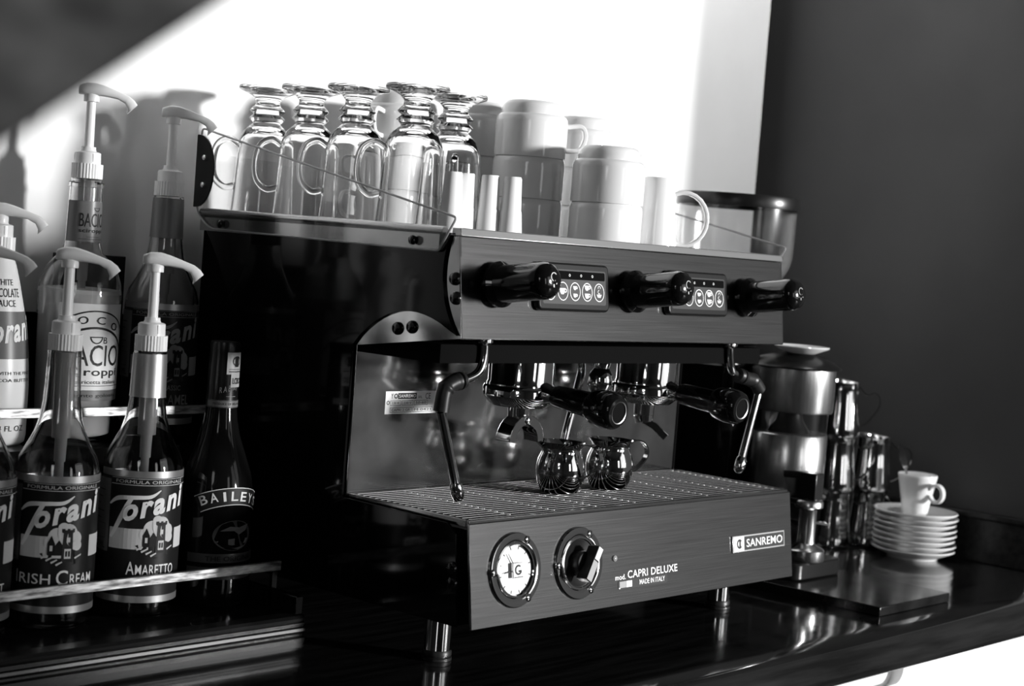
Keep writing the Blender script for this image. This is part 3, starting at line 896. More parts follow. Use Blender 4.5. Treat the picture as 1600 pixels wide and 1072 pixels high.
# ================================================================== BOTTLES
def cylmap(r, a0=0.0, prof=None):
    """label space (u along the girth, v up, w out) -> bottle space; a0 = facing angle from -Y"""
    def fn(p):
        rr = (prof(p[1]) if prof else r) + p[2]
        a = a0 + p[0]/r
        return (rr*math.sin(a), -rr*math.cos(a), p[1])
    return fn
def pump(root, z, ang, stem=0.062, mtl=PLASTIC, scale=1.0):
    """dispenser pump on a bottle neck at height z; spout towards ang (from -Y)"""
    p = MB()
    n = 64; prof_o = 0.0205
    vs = []; fs = []
    for zz in (0.0, 0.0195):
        for k in range(n):
            a = 2*PI*k/n; r = prof_o - (0.0007 if k % 2 else 0)
            vs.append((r*math.cos(a), r*math.sin(a), z+zz))
    for k in range(n): fs.append((k, (k+1) % n, n+(k+1) % n, n+k))
    fs.append(tuple(range(n, 2*n))); fs.append(tuple(reversed(range(n))))
    p.add(vs, fs)
    po = p.build('pump_cap', mtl, root, smooth=30)
    c = MB(); c.lathe([(0,z+0.0195),(0.0172,z+0.0195),(0.0168,z+0.034),(0.0150,z+0.0352),(0.0110,z+0.0360),(0.0098,z+0.0385),(0.0098,z+0.042),(0,z+0.042)], 36)
    for a in (0.4, 2.5, 4.6):
        c.box((0.0165,-0.0012,z+0.022),(0.0176,0.0012,z+0.033), Matrix.Rotation(a, 4, 'Z'))
    c.build('pump_collar', mtl, po, smooth=40)
    zt = z+0.042+stem
    s = MB(); s.lathe([(0,z+0.041),(0.0066,z+0.041),(0.0060,zt),(0.0066,zt),(0,zt)], 24)
    s.build('pump_stem', mtl, po)
    h = MB(); h.lathe([(0,zt-0.004),(0.0102,zt-0.004),(0.0102,zt+0.004),(0.009,zt+0.006),(0,zt+0.006)], 24)
    d = Matrix.Rotation(ang-PI/2, 4, 'Z')      # local +X -> spout direction
    # tapered head: sections (x, half width, z low, z high)
    sec = [(-0.0165,0.0085,zt+0.005,zt+0.0150),(-0.0155,0.0100,zt+0.0045,zt+0.0175),(-0.006,0.0115,zt+0.0045,zt+0.0210),(0.006,0.0110,zt+0.0045,zt+0.0210),(0.018,0.0090,zt+0.0040,zt+0.0180),
           (0.034,0.0066,zt+0.0020,zt+0.0125),(0.046,0.0054,zt-0.0030,zt+0.0075),(0.0515,0.0050,zt-0.0100,zt+0.0020),(0.0535,0.0046,zt-0.0165,zt-0.0035)]
    vs = []; fs = []; m = 12
    for i, (x, hw, zl, zh) in enumerate(sec):
        lean = 0 if i < 6 else (i-5)
        for k in range(m):
            a = 2*PI*k/m
            cc, ss = math.cos(a), math.sin(a)
            ex = math.copysign(abs(cc)**0.6, cc); ey = math.copysign(abs(ss)**0.6, ss)
            vs.append((x + (ey*0.0022*lean if lean else 0), hw*ex, (zl+zh)/2 + (zh-zl)/2*ey))
    N = len(sec)
    for i in range(N-1):
        for k in range(m): fs.append((i*m+k, i*m+(k+1) % m, (i+1)*m+(k+1) % m, (i+1)*m+k))
    fs.append(tuple(reversed(range(m)))); fs.append(tuple(range((N-1)*m, N*m)))
    h.add(vs, fs, d)
    h.build('pump_head', mtl, po, smooth=60)
    return po

def dip_tube(root, z0, z1, pm_=True):
    t = MB()
    t.cyl((0.002, 0, z1), (0.002, 0, z1-0.105), 0.0125, 0.0115, 20)
    t.cyl((0.002, 0, z1-0.105), (0.002, 0, z1-0.135), 0.0075, 0.0070, 16)
    t.cyl((0.002, 0, z1-0.135), (0.004, 0, z0), 0.0052, 0.0052, 12)
    return t.build('dip_tube', TUBEM, root)
TUBEM = mat('frosted_tube', 0.45, 0, 0.35, 0.4, trans=0.4)

BOT_O = [(0,0.002),(0.038,0.0),(0.046,0.002),(0.0500,0.008),(0.0505,0.014),(0.0508,0.180),(0.0500,0.192),(0.0465,0.206),(0.0390,0.220),(0.0310,0.236),(0.0258,0.252),(0.0228,0.272),(0.0212,0.300),(0.0202,0.328),(0.0205,0.331),(0.0205,0.336)]
BOT_I = [(0.0175,0.336),(0.0178,0.326),(0.0188,0.300),(0.0204,0.272),(0.0234,0.252),(0.0285,0.237),(0.0365,0.221),(0.0442,0.206),(0.0476,0.192),(0.0483,0.180),(0.0480,0.016),(0.044,0.008),(0,0.007)]
def castle(mb_l, mb_d, u, v, s, fn):
    """tower on a hill before a cloud: light shapes and dark shapes"""
    def L_(poly, z): mb_l.flat([(u+a*s, v+b*s) for a, b in poly], z, fn=fn)
    def D_(poly, z): mb_d.flat([(u+a*s, v+b*s) for a, b in poly], z, fn=fn)
    for (cx, cy, r) in ((-.2,.45,.42),(.25,.6,.45),(.55,.35,.38),(-.5,.2,.3),(0.05,.85,.25),(.7,.05,.25)):
        L_([(cx+r*math.cos(2*PI*k/18), cy+r*math.sin(2*PI*k/18)) for k in range(18)], 0.0006)
    D_([(-.95,-.35),(-.5,-.75),(.0,-.95),(.7,-.8),(1.0,-.4),(.6,-.15),(-.4,-.1)], 0.0007)
    D_([(.0,-.7),(.52,-.7),(.48,.62),(.56,.66),(.56,.82),(.46,.82),(.46,.76),(.34,.76),(.34,.82),(.22,.82),(.22,.76),(.12,.76),(.12,.82),(-.02,.82),(-.02,.66),(.06,.62)], 0.0009)
    D_([(-.62,-.4),(-.3,-.4),(-.3,.15),(-.46,.5),(-.62,.15)], 0.0009)
    D_([(-.3,-.4),(.05,-.4),(.05,.05),(-.12,.3),(-.3,.05)], 0.0008)
    L_([(.12,-.55),(.42,-.55),(.42,-.1),(.12,-.1)], 0.0011); L_([(.2,.2),(.36,.2),(.36,.42),(.2,.42)], 0.0011)
    D_([(.17,-.45),(.25,-.45),(.25,-.2),(.17,-.2)], 0.0013); D_([(.3,-.45),(.38,-.45),(.38,-.2),(.3,-.2)], 0.0013)
    L_([(-.52,-.2),(-.4,-.2),(-.4,.05),(-.52,.05)], 0.0011)
    for k in range(4): L_([(-.9+.22*k,-.5-.1*k),(-.62+.22*k,-.36-.1*k),(-.60+.22*k,-.42-.1*k),(-.86+.22*k,-.58-.1*k)], 0.0011)
    L_([(.6,-.5),(.95,-.35),(.93,-.42),(.62,-.58)], 0.0011)

def script_label(t, a0, name_lines, sleeve=False, tone=WHITE, dark=LBL_D, clear=True, du=0.0):
    """dark label with slanted script, castle and flavour name"""
    R = 0.0512
    fn = cylmap(R, a0)
    lb = MB()
    lb.rect2(-0.080, 0.028, 0.088, 0.180, 0.0, nx=32, fn=fn)
    lo = lb.build('front_label', dark, t, smooth=60)
    for (v0, v1) in ((0.1800, 0.1885), (0.0225, 0.031)):
        MB().rect2(-0.080, v0, 0.088, v1, 0.0002, nx=32, fn=fn).build('label_band', LBL_M, lo, smooth=60)
    pn = MB(); pn.rect2(-0.122, 0.084, -0.058, 0.176, 0.0006, nx=12, fn=fn)
    po = pn.build('side_label', LBL_G, t, smooth=60)
    ptx = MB()
    for k in range(5): ptx.rect2(-0.112, 0.160-k*0.009, -0.068-(k % 3)*0.006, 0.1610-k*0.009, 0.0010, nx=6, fn=fn)
    for (x0, y0, x1, y1) in ((-0.114,0.100,-0.064,0.1004),(-0.114,0.118,-0.064,0.1184),(-0.114,0.100,-0.1136,0.1184),(-0.0644,0.100,-0.064,0.1184)): ptx.rect2(x0, y0, x1, y1, 0.0010, nx=6, fn=fn)
    ptx.text('750 ML', -0.096, 0.0875, -0.063, 0.0955, 0.0010, fn=fn)
    ptx.build('side_print', INK, po, smooth=0)
    pale = MB()
    pale.rect2(-0.056, 0.090, -0.004, 0.116, 0.0004, nx=10, fn=fn); pale.rect2(0.034, 0.090, 0.086, 0.116, 0.0004, nx=10, fn=fn)
    pale.rect2(-0.057, 0.1705, 0.088, 0.1712, 0.0004, nx=28, fn=fn); pale.rect2(-0.057, 0.1785, 0.088, 0.1790, 0.0004, nx=28, fn=fn)
    pale.text('FORMULA ORIGINALE', -0.050, 0.1728, 0.045, 0.1768, 0.0004, fn=fn)
    dk = MB()
    castle(pale, dk, du, 0.104, 0.0265, fn)
    # script word: drawn T with swash, then slanted letters rising to the right
    def thick(pts, wds):
        P = [Vector((a, b, 0)) for a, b in pts]; P = spline(P, 6); N = len(P); Lf = []; Rt = []
        for i in range(N):
            T = (P[min(i+1,N-1)]-P[max(i-1,0)]).normalized(); nn = Vector((-T.y, T.x, 0))
            u_ = i/(N-1)*(len(wds)-1); k = min(int(u_), len(wds)-2); w_ = wds[k]+(wds[k+1]-wds[k])*(u_-k)
            Lf.append(P[i]+nn*w_/2); Rt.append(P[i]-nn*w_/2)
        vs = [(p.x, p.y, 0.0012) for p in Lf] + [(p.x, p.y, 0.0012) for p in Rt]
        pale_s.add(vs, [(i, i+1, N+i+1, N+i) for i in range(N-1)], fn=fn)
    pale_s = MB()
    thick([(-0.057,0.145),(-0.045,0.1535),(-0.022,0.1555),(-0.004,0.1570),(0.008,0.1650)], [0.002,0.0055,0.0050,0.0045,0.001])
    thick([(-0.028,0.1545),(-0.034,0.143),(-0.041,0.128),(-0.048,0.113),(-0.0535,0.1035)], [0.0055,0.006,0.006,0.0055,0.004])
    pale_s.text('orani', -0.036, 0.124, 0.054, 0.151, 0.0014, bold=0.035, shear=0.4, fn=fn, rot=0.24)
    pale_s.build('script_lettering', tone, lo, smooth=0)
    pale.build('label_picture', LBL_L if tone is WHITE else tone, lo, smooth=0)
    dk.build('castle_drawing', INK, lo, smooth=0)
    nm = MB()
    for (s_, x0, y0, x1, y1) in name_lines: nm.text(s_, x0, y0, x1, y1, 0.0006, bold=0.008, fn=fn)
    nm.build('flavour_lettering', tone, lo, smooth=0)
    return lo

CAMANG = math.radians(-34)
def syrup_bottle(label, loc, a0, name_lines, sleeve, ang, tone=WHITE, dark=LBL_D, smat=None, group='syrup bottles on the lower shelf', level=0.178):
    t = thing('syrup_bottle', label, 'bottle', loc, 0, group)
    g = MB(); g.lathe(BOT_O, 48); g.lathe(BOT_I, 48); g.lathe([(0.0175,0.336),(0.0205,0.336)], 48)
    g.build('glass_body', BGLASS, t, smooth=60, weld=True)
    lq = MB(); lq.lathe([(0,0.0075),(0.0435,0.0085),(0.0477,0.0165),(0.0479,level),(0,level)], 48)
    lq.build('syrup_fill', SYRUP, t, smooth=50)
    script_label(t, a0, name_lines, sleeve, tone, dark, du=0.005 if sleeve else -0.004)
    if sleeve:
        s = MB(); s.lathe([(0.0212,0.333),(0.0216,0.326),(0.0228,0.280),(0.0232,0.278)], 40)
        s.build('neck_sleeve', smat or LBL_M, t, smooth=60)
    dip_tube(t, 0.05, 0.334)
    pump(t, 0.3365, ang)
    return t
SPOUT = math.radians(52)
irish = [('I', -0.060, 0.058, -0.0575, 0.0735), ('RISH', -0.0545, 0.058, -0.0150, 0.0705), ('C', -0.0085, 0.057, 0.0055, 0.0755), ('REAM', 0.0080, 0.058, 0.0410, 0.0705), ('SYRUP', -0.017, 0.048, 0.011, 0.0525)]
amar = [('A', -0.030, 0.058, -0.0195, 0.0745), ('MARETTO', -0.0185, 0.058, 0.0350, 0.0710), ('SYRUP', -0.006, 0.048, 0.018, 0.0525)]
cara = [('CLASSIC', -0.010, 0.070, 0.020, 0.077), ('CARAMEL', -0.026, 0.050, 0.036, 0.064), ('SYRUP', 0.000, 0.0405, 0.022, 0.0445)]
haz = [('H', -0.040, 0.056, -0.029, 0.071), ('AZELNUT', -0.027, 0.056, 0.038, 0.067), ('SYRUP', 0.000, 0.0445, 0.026, 0.0485)]
AL = math.radians(-17)
syrup_bottle('clear syrup bottle with white pump, lettered IRISH CREAM on its dark label', (-0.355, 0.360, 0.0365), AL, irish, False, SPOUT)
syrup_bottle('clear syrup bottle with white pump and silver neck sleeve, lettered AMARETTO', (-0.230, 0.360, 0.0365), AL, amar, True, SPOUT)
syrup_bottle('clear syrup bottle at the left edge of the lower shelf, mostly cut off', (-0.470, 0.360, 0.0365), AL, haz, False, SPOUT)
syrup_bottle('dark syrup bottle with grey neck sleeve, lettered CARAMEL, on the upper tier', (-0.094, 0.530, 0.2365), math.radians(-20), cara, True, SPOUT, tone=GREYINK, group='syrup bottles on the upper tier', smat=mat('grey_sleeve', 0.16, 0.3, 0.45))

# coconut syrup bottle: frosted, white contents
t = thing('coconut_syrup_bottle', 'large bottle of white coconut syrup with pump, lettered COCO, on upper tier', 'bottle', (-0.228, 0.530, 0.2365))
co = [(0,0.002),(0.044,0.0),(0.052,0.003),(0.0550,0.012),(0.0550,0.195),(0.0535,0.212),(0.0470,0.230),(0.0360,0.243),(0.0270,0.252),(0.0235,0.265),(0.0225,0.300),(0.0215,0.338),(0.0235,0.3385),(0.0235,0.3445),(0.0205,0.346),(0.0205,0.350)]
ci = [(0.0178,0.350),(0.0190,0.338),(0.0200,0.300),(0.0210,0.265),(0.0248,0.254),(0.0340,0.245),(0.0452,0.2315),(0.0515,0.212),(0.0528,0.195),(0.0528,0.013),(0.048,0.007),(0,0.006)]
g = MB(); g.lathe(co, 48); g.lathe(ci, 48); g.lathe([(0.0178,0.350),(0.0205,0.350)], 48)
g.build('glass_body', BGLASS, t, smooth=60, weld=True)
lq = MB(); lq.lathe([(0,0.0065),(0.0475,0.0075),(0.0525,0.0135),(0.0526,0.203),(0,0.203)], 48); lq.build('white_syrup', MILK, t, smooth=50)
fn = cylmap(0.0554, math.radians(-14))
lb = MB(); lb.rect2(-0.045, 0.072, 0.060, 0.186, 0.0, nx=24, fn=fn); lo = lb.build('front_label', LBL_L, t, smooth=60)
pr_ = MB()
pr_.ring2(0.006, 0.105, 0.0705, 0.0725, 0.0004, 40, sy=1.0, a0=math.radians(35), a1=math.radians(150), fn=fn)
pr_.ring2(0.006, 0.090, 0.0630, 0.0660, 0.0004, 40, sy=1.0, a0=math.radians(25), a1=math.radians(160), fn=fn)
for i, c_ in enumerate('COCO'):
    a = math.radians(122 - i*19); x = 0.006+0.0715*math.cos(a); y = 0.0925+0.0715*math.sin(a)
    pr_.text(c_, x-0.0075, y-0.0040, x+0.0060, y+0.0062, 0.0005, bold=0.01, fn=fn, rot=(a-PI/2)*0.6)
pr_.ring2(0.008, 0.1425, 0.0075, 0.0092, 0.0004, 20, a0=PI, a1=2*PI, fn=fn); pr_.rect2(-0.0015, 0.1415, 0.0175, 0.1430, 0.0004, nx=4, fn=fn)
pr_.text('B', 0.0185, 0.134, 0.0245, 0.1425, 0.0004, fn=fn)
pr_.text('BACIO', -0.036, 0.104, 0.050, 0.132, 0.0004, fn=fn)
pr_.text('sciroppi', -0.036, 0.088, 0.048, 0.101, 0.0004, bold=0.012, fn=fn)
pr_.text('antica ricetta italiana', -0.036, 0.0805, 0.048, 0.0855, 0.0004, fn=fn)
pr_.rect2(-0.044, 0.0775, 0.058, 0.0783, 0.0004, nx=20, fn=fn)
pr_.build('label_print', INK, lo, smooth=0)
b_ = MB(); b_.rect2(-0.045, 0.058, 0.060, 0.0715, 0.0, nx=24, fn=fn); b2_ = b_.build('lower_band', LBL_G, t, smooth=60)
q = MB(); q.text('orizonte golosita', -0.036, 0.0615, 0.050, 0.0675, 0.0004, fn=fn); q.build('band_print', INK, b2_, smooth=0)
fn2 = cylmap(0.0228, math.radians(-18), prof=lambda v: 0.0232-(v-0.262)*0.026)
nl = MB(); nl.rect2(-0.034, 0.266, 0.036, 0.320, 0.0006, nx=20, fn=fn2); no = nl.build('neck_label', LBL_G, t, smooth=60)
q = MB(); q.text('BACIO', -0.012, 0.286, 0.026, 0.304, 0.001, fn=fn2); q.text('sciroppi', -0.012, 0.277, 0.024, 0.2835, 0.001, bold=0.01, fn=fn2); q.rect2(-0.012, 0.2695, 0.026, 0.2700, 0.001, nx=8, fn=fn2); q.rect2(-0.002, 0.2725, 0.016, 0.2729, 0.001, nx=8, fn=fn2)
q.ring2(0.012, 0.3115, 0.004, 0.005, 0.001, 14, a0=PI, a1=2*PI, fn=fn2); q.rect2(0.007, 0.3112, 0.017, 0.3118, 0.001, nx=3, fn=fn2)
q.build('neck_print', INK, no, smooth=0)
dip_tube(t, 0.05, 0.348)
pump(t, 0.3500, SPOUT, stem=0.064)

# white sauce bottle at the left edge
t = thing('sauce_bottle', 'white tapered chocolate sauce bottle with pump, cut off by the left edge', 'bottle', (-0.352, 0.530, 0.2365))
sp = [(0,0.001),(0.040,0.0),(0.0455,0.004),(0.0470,0.012),(0.0472,0.075),(0.0455,0.105),(0.0420,0.140),(0.0360,0.175),(0.0290,0.208),(0.0235,0.230),(0.0205,0.238),(0.0195,0.246),(0,0.246)]
g = MB(); g.lathe(sp, 48); g.build('plastic_body', PLASTIC, t, smooth=60)
def sprof(v):
    for (r0, z0), (r1, z1) in zip(sp[1:], sp[2:]):
        if z0 <= v <= z1 and z1 > z0: return r0+(r1-r0)*(v-z0)/(z1-z0)
    return 0.047
fn = cylmap(0.042, math.radians(-10), prof=sprof)
bn = MB()
for k in range(6): bn.rect2(-0.06, 0.112+k*0.010, 0.062, 0.122+k*0.010, 0.0006, nx=24, fn=fn)
bo = bn.build('dark_band', LBL_G, t, smooth=60, weld=True)
q = MB(); q.text('Torani', -0.030, 0.128, 0.050, 0.160, 0.0012, bold=0.03, shear=0.4, fn=fn, rot=0.12); q.build('script_lettering', WHITE, bo, smooth=0)
q = MB(); q.text('WHITE', -0.020, 0.205, 0.016, 0.2125, 0.0006, fn=fn); q.text('CHOCOLATE', -0.034, 0.190, 0.028, 0.201, 0.0006, fn=fn); q.text('SAUCE', -0.016, 0.178, 0.018, 0.1865, 0.0006, fn=fn)
q.build('upper_print', INK, t, smooth=0); q = MB()
q.text('MADE WITH THE FINEST', -0.030, 0.092, 0.046, 0.096, 0.0006, fn=fn); q.text('COCOA BUTTER', -0.020, 0.083, 0.040, 0.087, 0.0006, fn=fn); q.build('lower_print', INK, t, smooth=0); q = MB(); q.text('64 FL OZ', -0.010, 0.020, 0.030, 0.027, 0.0006, fn=fn)
q.build('size_print', INK, t, smooth=0)
pump(t, 0.2462, SPOUT, stem=0.0)

# dark cream-liqueur bottle beside the machine
t = thing('liqueur_bottle', 'dark brown cream liqueur bottle with white sticker on its neck, beside the machine', 'bottle', (-0.110, 0.362, 0.0365))
bo_ = [(0,0.002),(0.040,0.0),(0.048,0.003),(0.0510,0.010),(0.0515,0.030),(0.0505,0.060),(0.0500,0.120),(0.0490,0.150),(0.0450,0.175),(0.0360,0.200),(0.0270,0.225),(0.0225,0.245),(0.0205,0.262)]
MB().lathe(bo_+[(0,0.262)], 48).build('glass_body', AMBER, t, smooth=60)
MB().lathe([(0,0.262),(0.0208,0.262),(0.0205,0.285),(0.0200,0.310),(0.0190,0.336),(0.0195,0.345),(0.0185,0.349),(0,0.350)], 40).build('capsule', BLACK, t, smooth=40)
fn = cylmap(0.0208, math.radians(-14))
q = MB(); q.rect2(-0.030, 0.2630, 0.030, 0.2725, 0.0006, nx=20, fn=fn); nb = q.build('neck_band', LBL_G, t, smooth=60)
q = MB(); q.text('PRODUCE OF IRELAND', -0.020, 0.2662, 0.022, 0.2695, 0.001, fn=fn); q.rect2(-0.030, 0.2715, 0.030, 0.2720, 0.001, nx=20, fn=fn); q.rect2(-0.030, 0.2635, 0.030, 0.2640, 0.001, nx=20, fn=fn); q.build('band_print', INK, nb, smooth=0)
fns = cylmap(0.0200, math.radians(-30))
q = MB(); q.text('R A Bailey', -0.006, 0.279, 0.022, 0.289, 0.001, shear=0.5, fn=fns, rot=0.25); q.rect2(0.002, 0.2775, 0.016, 0.278, 0.001, nx=5, fn=fns); q.build('signature', GREYINK, t, smooth=0)
q = MB(); q.rect2(0.001, 0.307, 0.0265, 0.336, 0.0010, nx=8, fn=fns); q.rect2(0.007, 0.290, 0.0245, 0.3085, 0.0014, nx=8, fn=fns); st = q.build('sticker', LBL_L, t, smooth=60)
q = MB()
q.ring2(0.015, 0.3245, 0.0055, 0.0066, 0.0016, 20, fn=fns); q.rect2(0.012, 0.317, 0.018, 0.331, 0.0016, nx=3, fn=fns); q.rect2(0.004, 0.310, 0.0235, 0.3112, 0.0016, nx=6, fn=fns)
q.rect2(0.004, 0.3135, 0.0235, 0.3141, 0.0016, nx=6, fn=fns); q.text('LCBO', 0.0095, 0.2945, 0.0225, 0.3025, 0.0020, bold=0.02, fn=fns); q.build('sticker_print', INK, st, smooth=0)
fn = cylmap(0.0503, math.radians(-8))
bn = MB()     # arched name banner
R0 = 0.105
bn.ring2(0.0, 0.150-R0, R0-0.0115, R0+0.0115, 0.0006, 30, a0=math.radians(62), a1=math.radians(118), fn=fn)
bo2 = bn.build('name_banner', INK, t, smooth=60)
q = MB()
q.ring2(0.0, 0.150-R0, R0+0.0105, R0+0.0115, 0.0010, 30, a0=math.radians(62), a1=math.radians(118), fn=fn); q.ring2(0.0, 0.150-R0, R0-0.0115, R0-0.0105, 0.0010, 30, a0=math.radians(62), a1=math.radians(118), fn=fn)
for i, c_ in enumerate('BAILEYS'):
    a = math.radians(90 + 23.0 - i*7.6); wd = 0.0036 if c_ == 'I' else 0.0100
    rr = R0-0.006
    x = rr*math.cos(a); y = 0.150-R0+rr*math.sin(a)
    q.text(c_, x-wd/2, y, x+wd/2, y+0.0125, 0.0012, bold=0.014, fn=fn, rot=a-PI/2)
q.build('name_lettering', LBL_L, bo2, smooth=0)
q = MB(); q.flat([(0.003+0.030*math.cos(2*PI*k/28), 0.098+0.020*math.sin(2*PI*k/28)) for k in range(28)], 0.0005, fn=fn)
ov = q.build('landscape_oval', mat('landscape_dark', 0.03, 0, 0.4), t, smooth=60)
q = MB(); q.flat([(-.018,.104),(-.004,.110),(.010,.1085),(.026,.112),(.022,.104),(.010,.099),(.002,.104)], 0.0009, fn=fn); q.flat([(-.024,.090),(0,.094),(.028,.093),(.024,.087),(0,.085)], 0.0009, fn=fn); q.flat([(-.016,.083),(.004,.0815),(.020,.083),(.010,.0795)], 0.0009, fn=fn)
q.build('landscape_drawing', LBL_G, ov, smooth=0)
fnb = cylmap(0.0512, math.radians(-8))
q = MB(); q.rect2(-0.06, 0.040, 0.06, 0.056, 0.0004, nx=28, fn=fnb); q.rect2(-0.06, 0.062, 0.06, 0.074, 0.0002, nx=28, fn=fnb); lb2 = q.build('lower_bands', mat('band_dull', 0.06, 0.2, 0.4), t, smooth=60)
q = MB(); q.text('THE ORIGINAL', -0.035, 0.0645, 0.04, 0.0710, 0.001, bold=0.01, fn=fnb); q.text('IRISH CREAM', -0.03, 0.044, 0.035, 0.0515, 0.001, shear=0.3, fn=fnb); q.build('band_print', INK, lb2, smooth=0)

# dark panel leaning on the wall behind the coconut bottle
t = tag(MB().box((-0.226, 0.588, 0.2368), (-0.118, 0.604, 0.484)).build('menu_board', BLACK, bevel=0.001), 'small dark board standing behind the coconut syrup bottle against the wall', 'board')

# ================================================================== RIGHT SIDE: SLATE, GRINDER, TAMPER
sl = MB().box((0.862, -0.094, 0.0003), (1.092, 0.46, 0.0155)).build('slate_slab', SLATE, bevel=0.0015)
tag(sl, 'flat black polished slab lying on the counter under the coffee grinder', 'slab')
gd_ = thing('coffee_grinder', 'tall coffee grinder with clear hopper and steel dosing drum, right of the machine', 'coffee grinder', (0.985, 0.25, 0.0158))
gM = L(gd_)
def gm(): return MB(gM)
gm().prism(rrect(0.150, 0.330, 0.02, 6, 0.980, 0.257), 0.0285, z0=0.0160).build('base_plate', BLACK, gd_, bevel=0.003)
gb = gm(); gb.prism(rrect(0.150, 0.160, 0.03, 6, 0.975, 0.335), 0.32, z0=0.0445); gb.lathe([(0.085,0.364),(0.060,0.39),(0.055,0.44),(0,0.44)], 40, Matrix.Translation((0.985, 0.335, 0)))
gb.build('body', BLACKGLOSS, gd_, bevel=0.004)
ax = Matrix.Translation((0.997, 0.190, 0))
gm().lathe([(0,0.150),(0.066,0.150),(0.0675,0.153),(0.0675,0.2525),(0.0655,0.255),(0,0.255)], 56, ax).build('lower_drum', STEEL_V, gd_, smooth=40)
gm().lathe([(0.0655,0.255),(0.0655,0.293)], 48, ax).build('clear_window', HOPPERC, gd_)
gm().lathe([(0,0.2555),(0.036,0.2555),(0.033,0.262),(0.024,0.276),(0.020,0.2925),(0,0.2925)], 36, ax).build('dosing_cone', BLACK, gd_)
gm().lathe([(0,0.293),(0.072,0.293),(0.0735,0.296),(0.0735,0.368),(0,0.368)], 56, ax).build('upper_drum', STEEL_V, gd_, smooth=40)
gm().lathe([(0.0735,0.368),(0.0815,0.3685),(0.0825,0.371),(0.0800,0.374),(0.062,0.3835),(0.040,0.390),(0.018,0.3935),(0,0.394)], 56, ax).build('drum_lid', BLACK, gd_, smooth=50)
gm().lathe([(0,0.138),(0.060,0.138),(0.072,0.142),(0.074,0.147),(0.066,0.150),(0,0.150)], 48, ax).build('drum_collar', BLACK, gd_, smooth=40)
gm().box((0.985, 0.24, 0.150), (1.01, 0.27, 0.37)).build('drum_bracket', BLACK, gd_)
lvv = gm(); lvv.box((0.947, 0.095, 0.150), (0.972, 0.128, 0.196)); lvv.prism([(0.932,0.150),(0.972,0.095),(0.972,0.128),(0.945,0.160)], 0.012, z0=0.184); lvv.box((0.945, 0.120, 0.142), (0.985, 0.150, 0.150))
lvv.build('dosing_lever', BLACK, gd_, bevel=0.002)
fk = gm(); fk.strip([(0.972,0.135,0.108),(1.000,0.118,0.106),(1.020,0.110,0.103)], (0,1,0.2), 0.006, 0.004); fk.box((0.985,0.12,0.100),(0.992,0.255,0.106))
fk.build('portafilter_fork', CHROME, gd_)
hx = Matrix.Translation((0.995, 0.335, 0))
gm().lathe([(0.040,0.441),(0.048,0.455),(0.088,0.515),(0.1015,0.540),(0.1050,0.560),(0.1065,0.640),(0.1065,0.652)], 56, hx).lathe([(0.038,0.441),(0.046,0.456),(0.0862,0.516),(0.0997,0.541),(0.1032,0.561),(0.1047,0.640),(0.1047,0.652)], 56, hx).build('hopper', HOPPERC, gd_, smooth=50)
gm().lathe([(0.1070,0.640),(0.1100,0.640),(0.1105,0.644),(0.1105,0.659),(0.1090,0.662),(0.06,0.6635),(0,0.664)], 56, hx).build('hopper_lid', BLACK, gd_, smooth=40)
# white plate lying on the drum lid
t = MB().lathe([(0,0.002),(0.024,0.0),(0.028,0.002),(0.046,0.0095),(0.0485,0.012),(0.0470,0.0135),(0.030,0.0075),(0,0.006)], 48, Matrix.Translation((0,0,0))).build('small_plate', CERAMIC, smooth=50, loc=(0.985, 0.170, 0.394))
tag(t, 'small white plate lying on the black domed lid of the grinder drum', 'plate')
# tamper
t = thing('tamper', 'steel coffee tamper standing on the black grinder base beside the machine', 'tamper', (0.966, 0.117, 0.0447))
MB().lathe([(0,0),(0.0325,0),(0.0330,0.001),(0.0330,0.018),(0.0310,0.0205),(0.022,0.024),(0.0155,0.029),(0,0.029)], 48).build('base', STEEL_V, t, smooth=35)
MB().lathe([(0,0.029),(0.0155,0.029),(0.0148,0.036),(0.0148,0.086),(0.0165,0.089),(0,0.089)], 36).build('shaft', STEEL_V, t, smooth=40)
MB().lathe([(0,0.089),(0.0215,0.089),(0.0245,0.092),(0.0245,0.101),(0.0225,0.1035),(0.010,0.1050),(0,0.1052)], 40).build('head', STEEL_V, t, smooth=40)

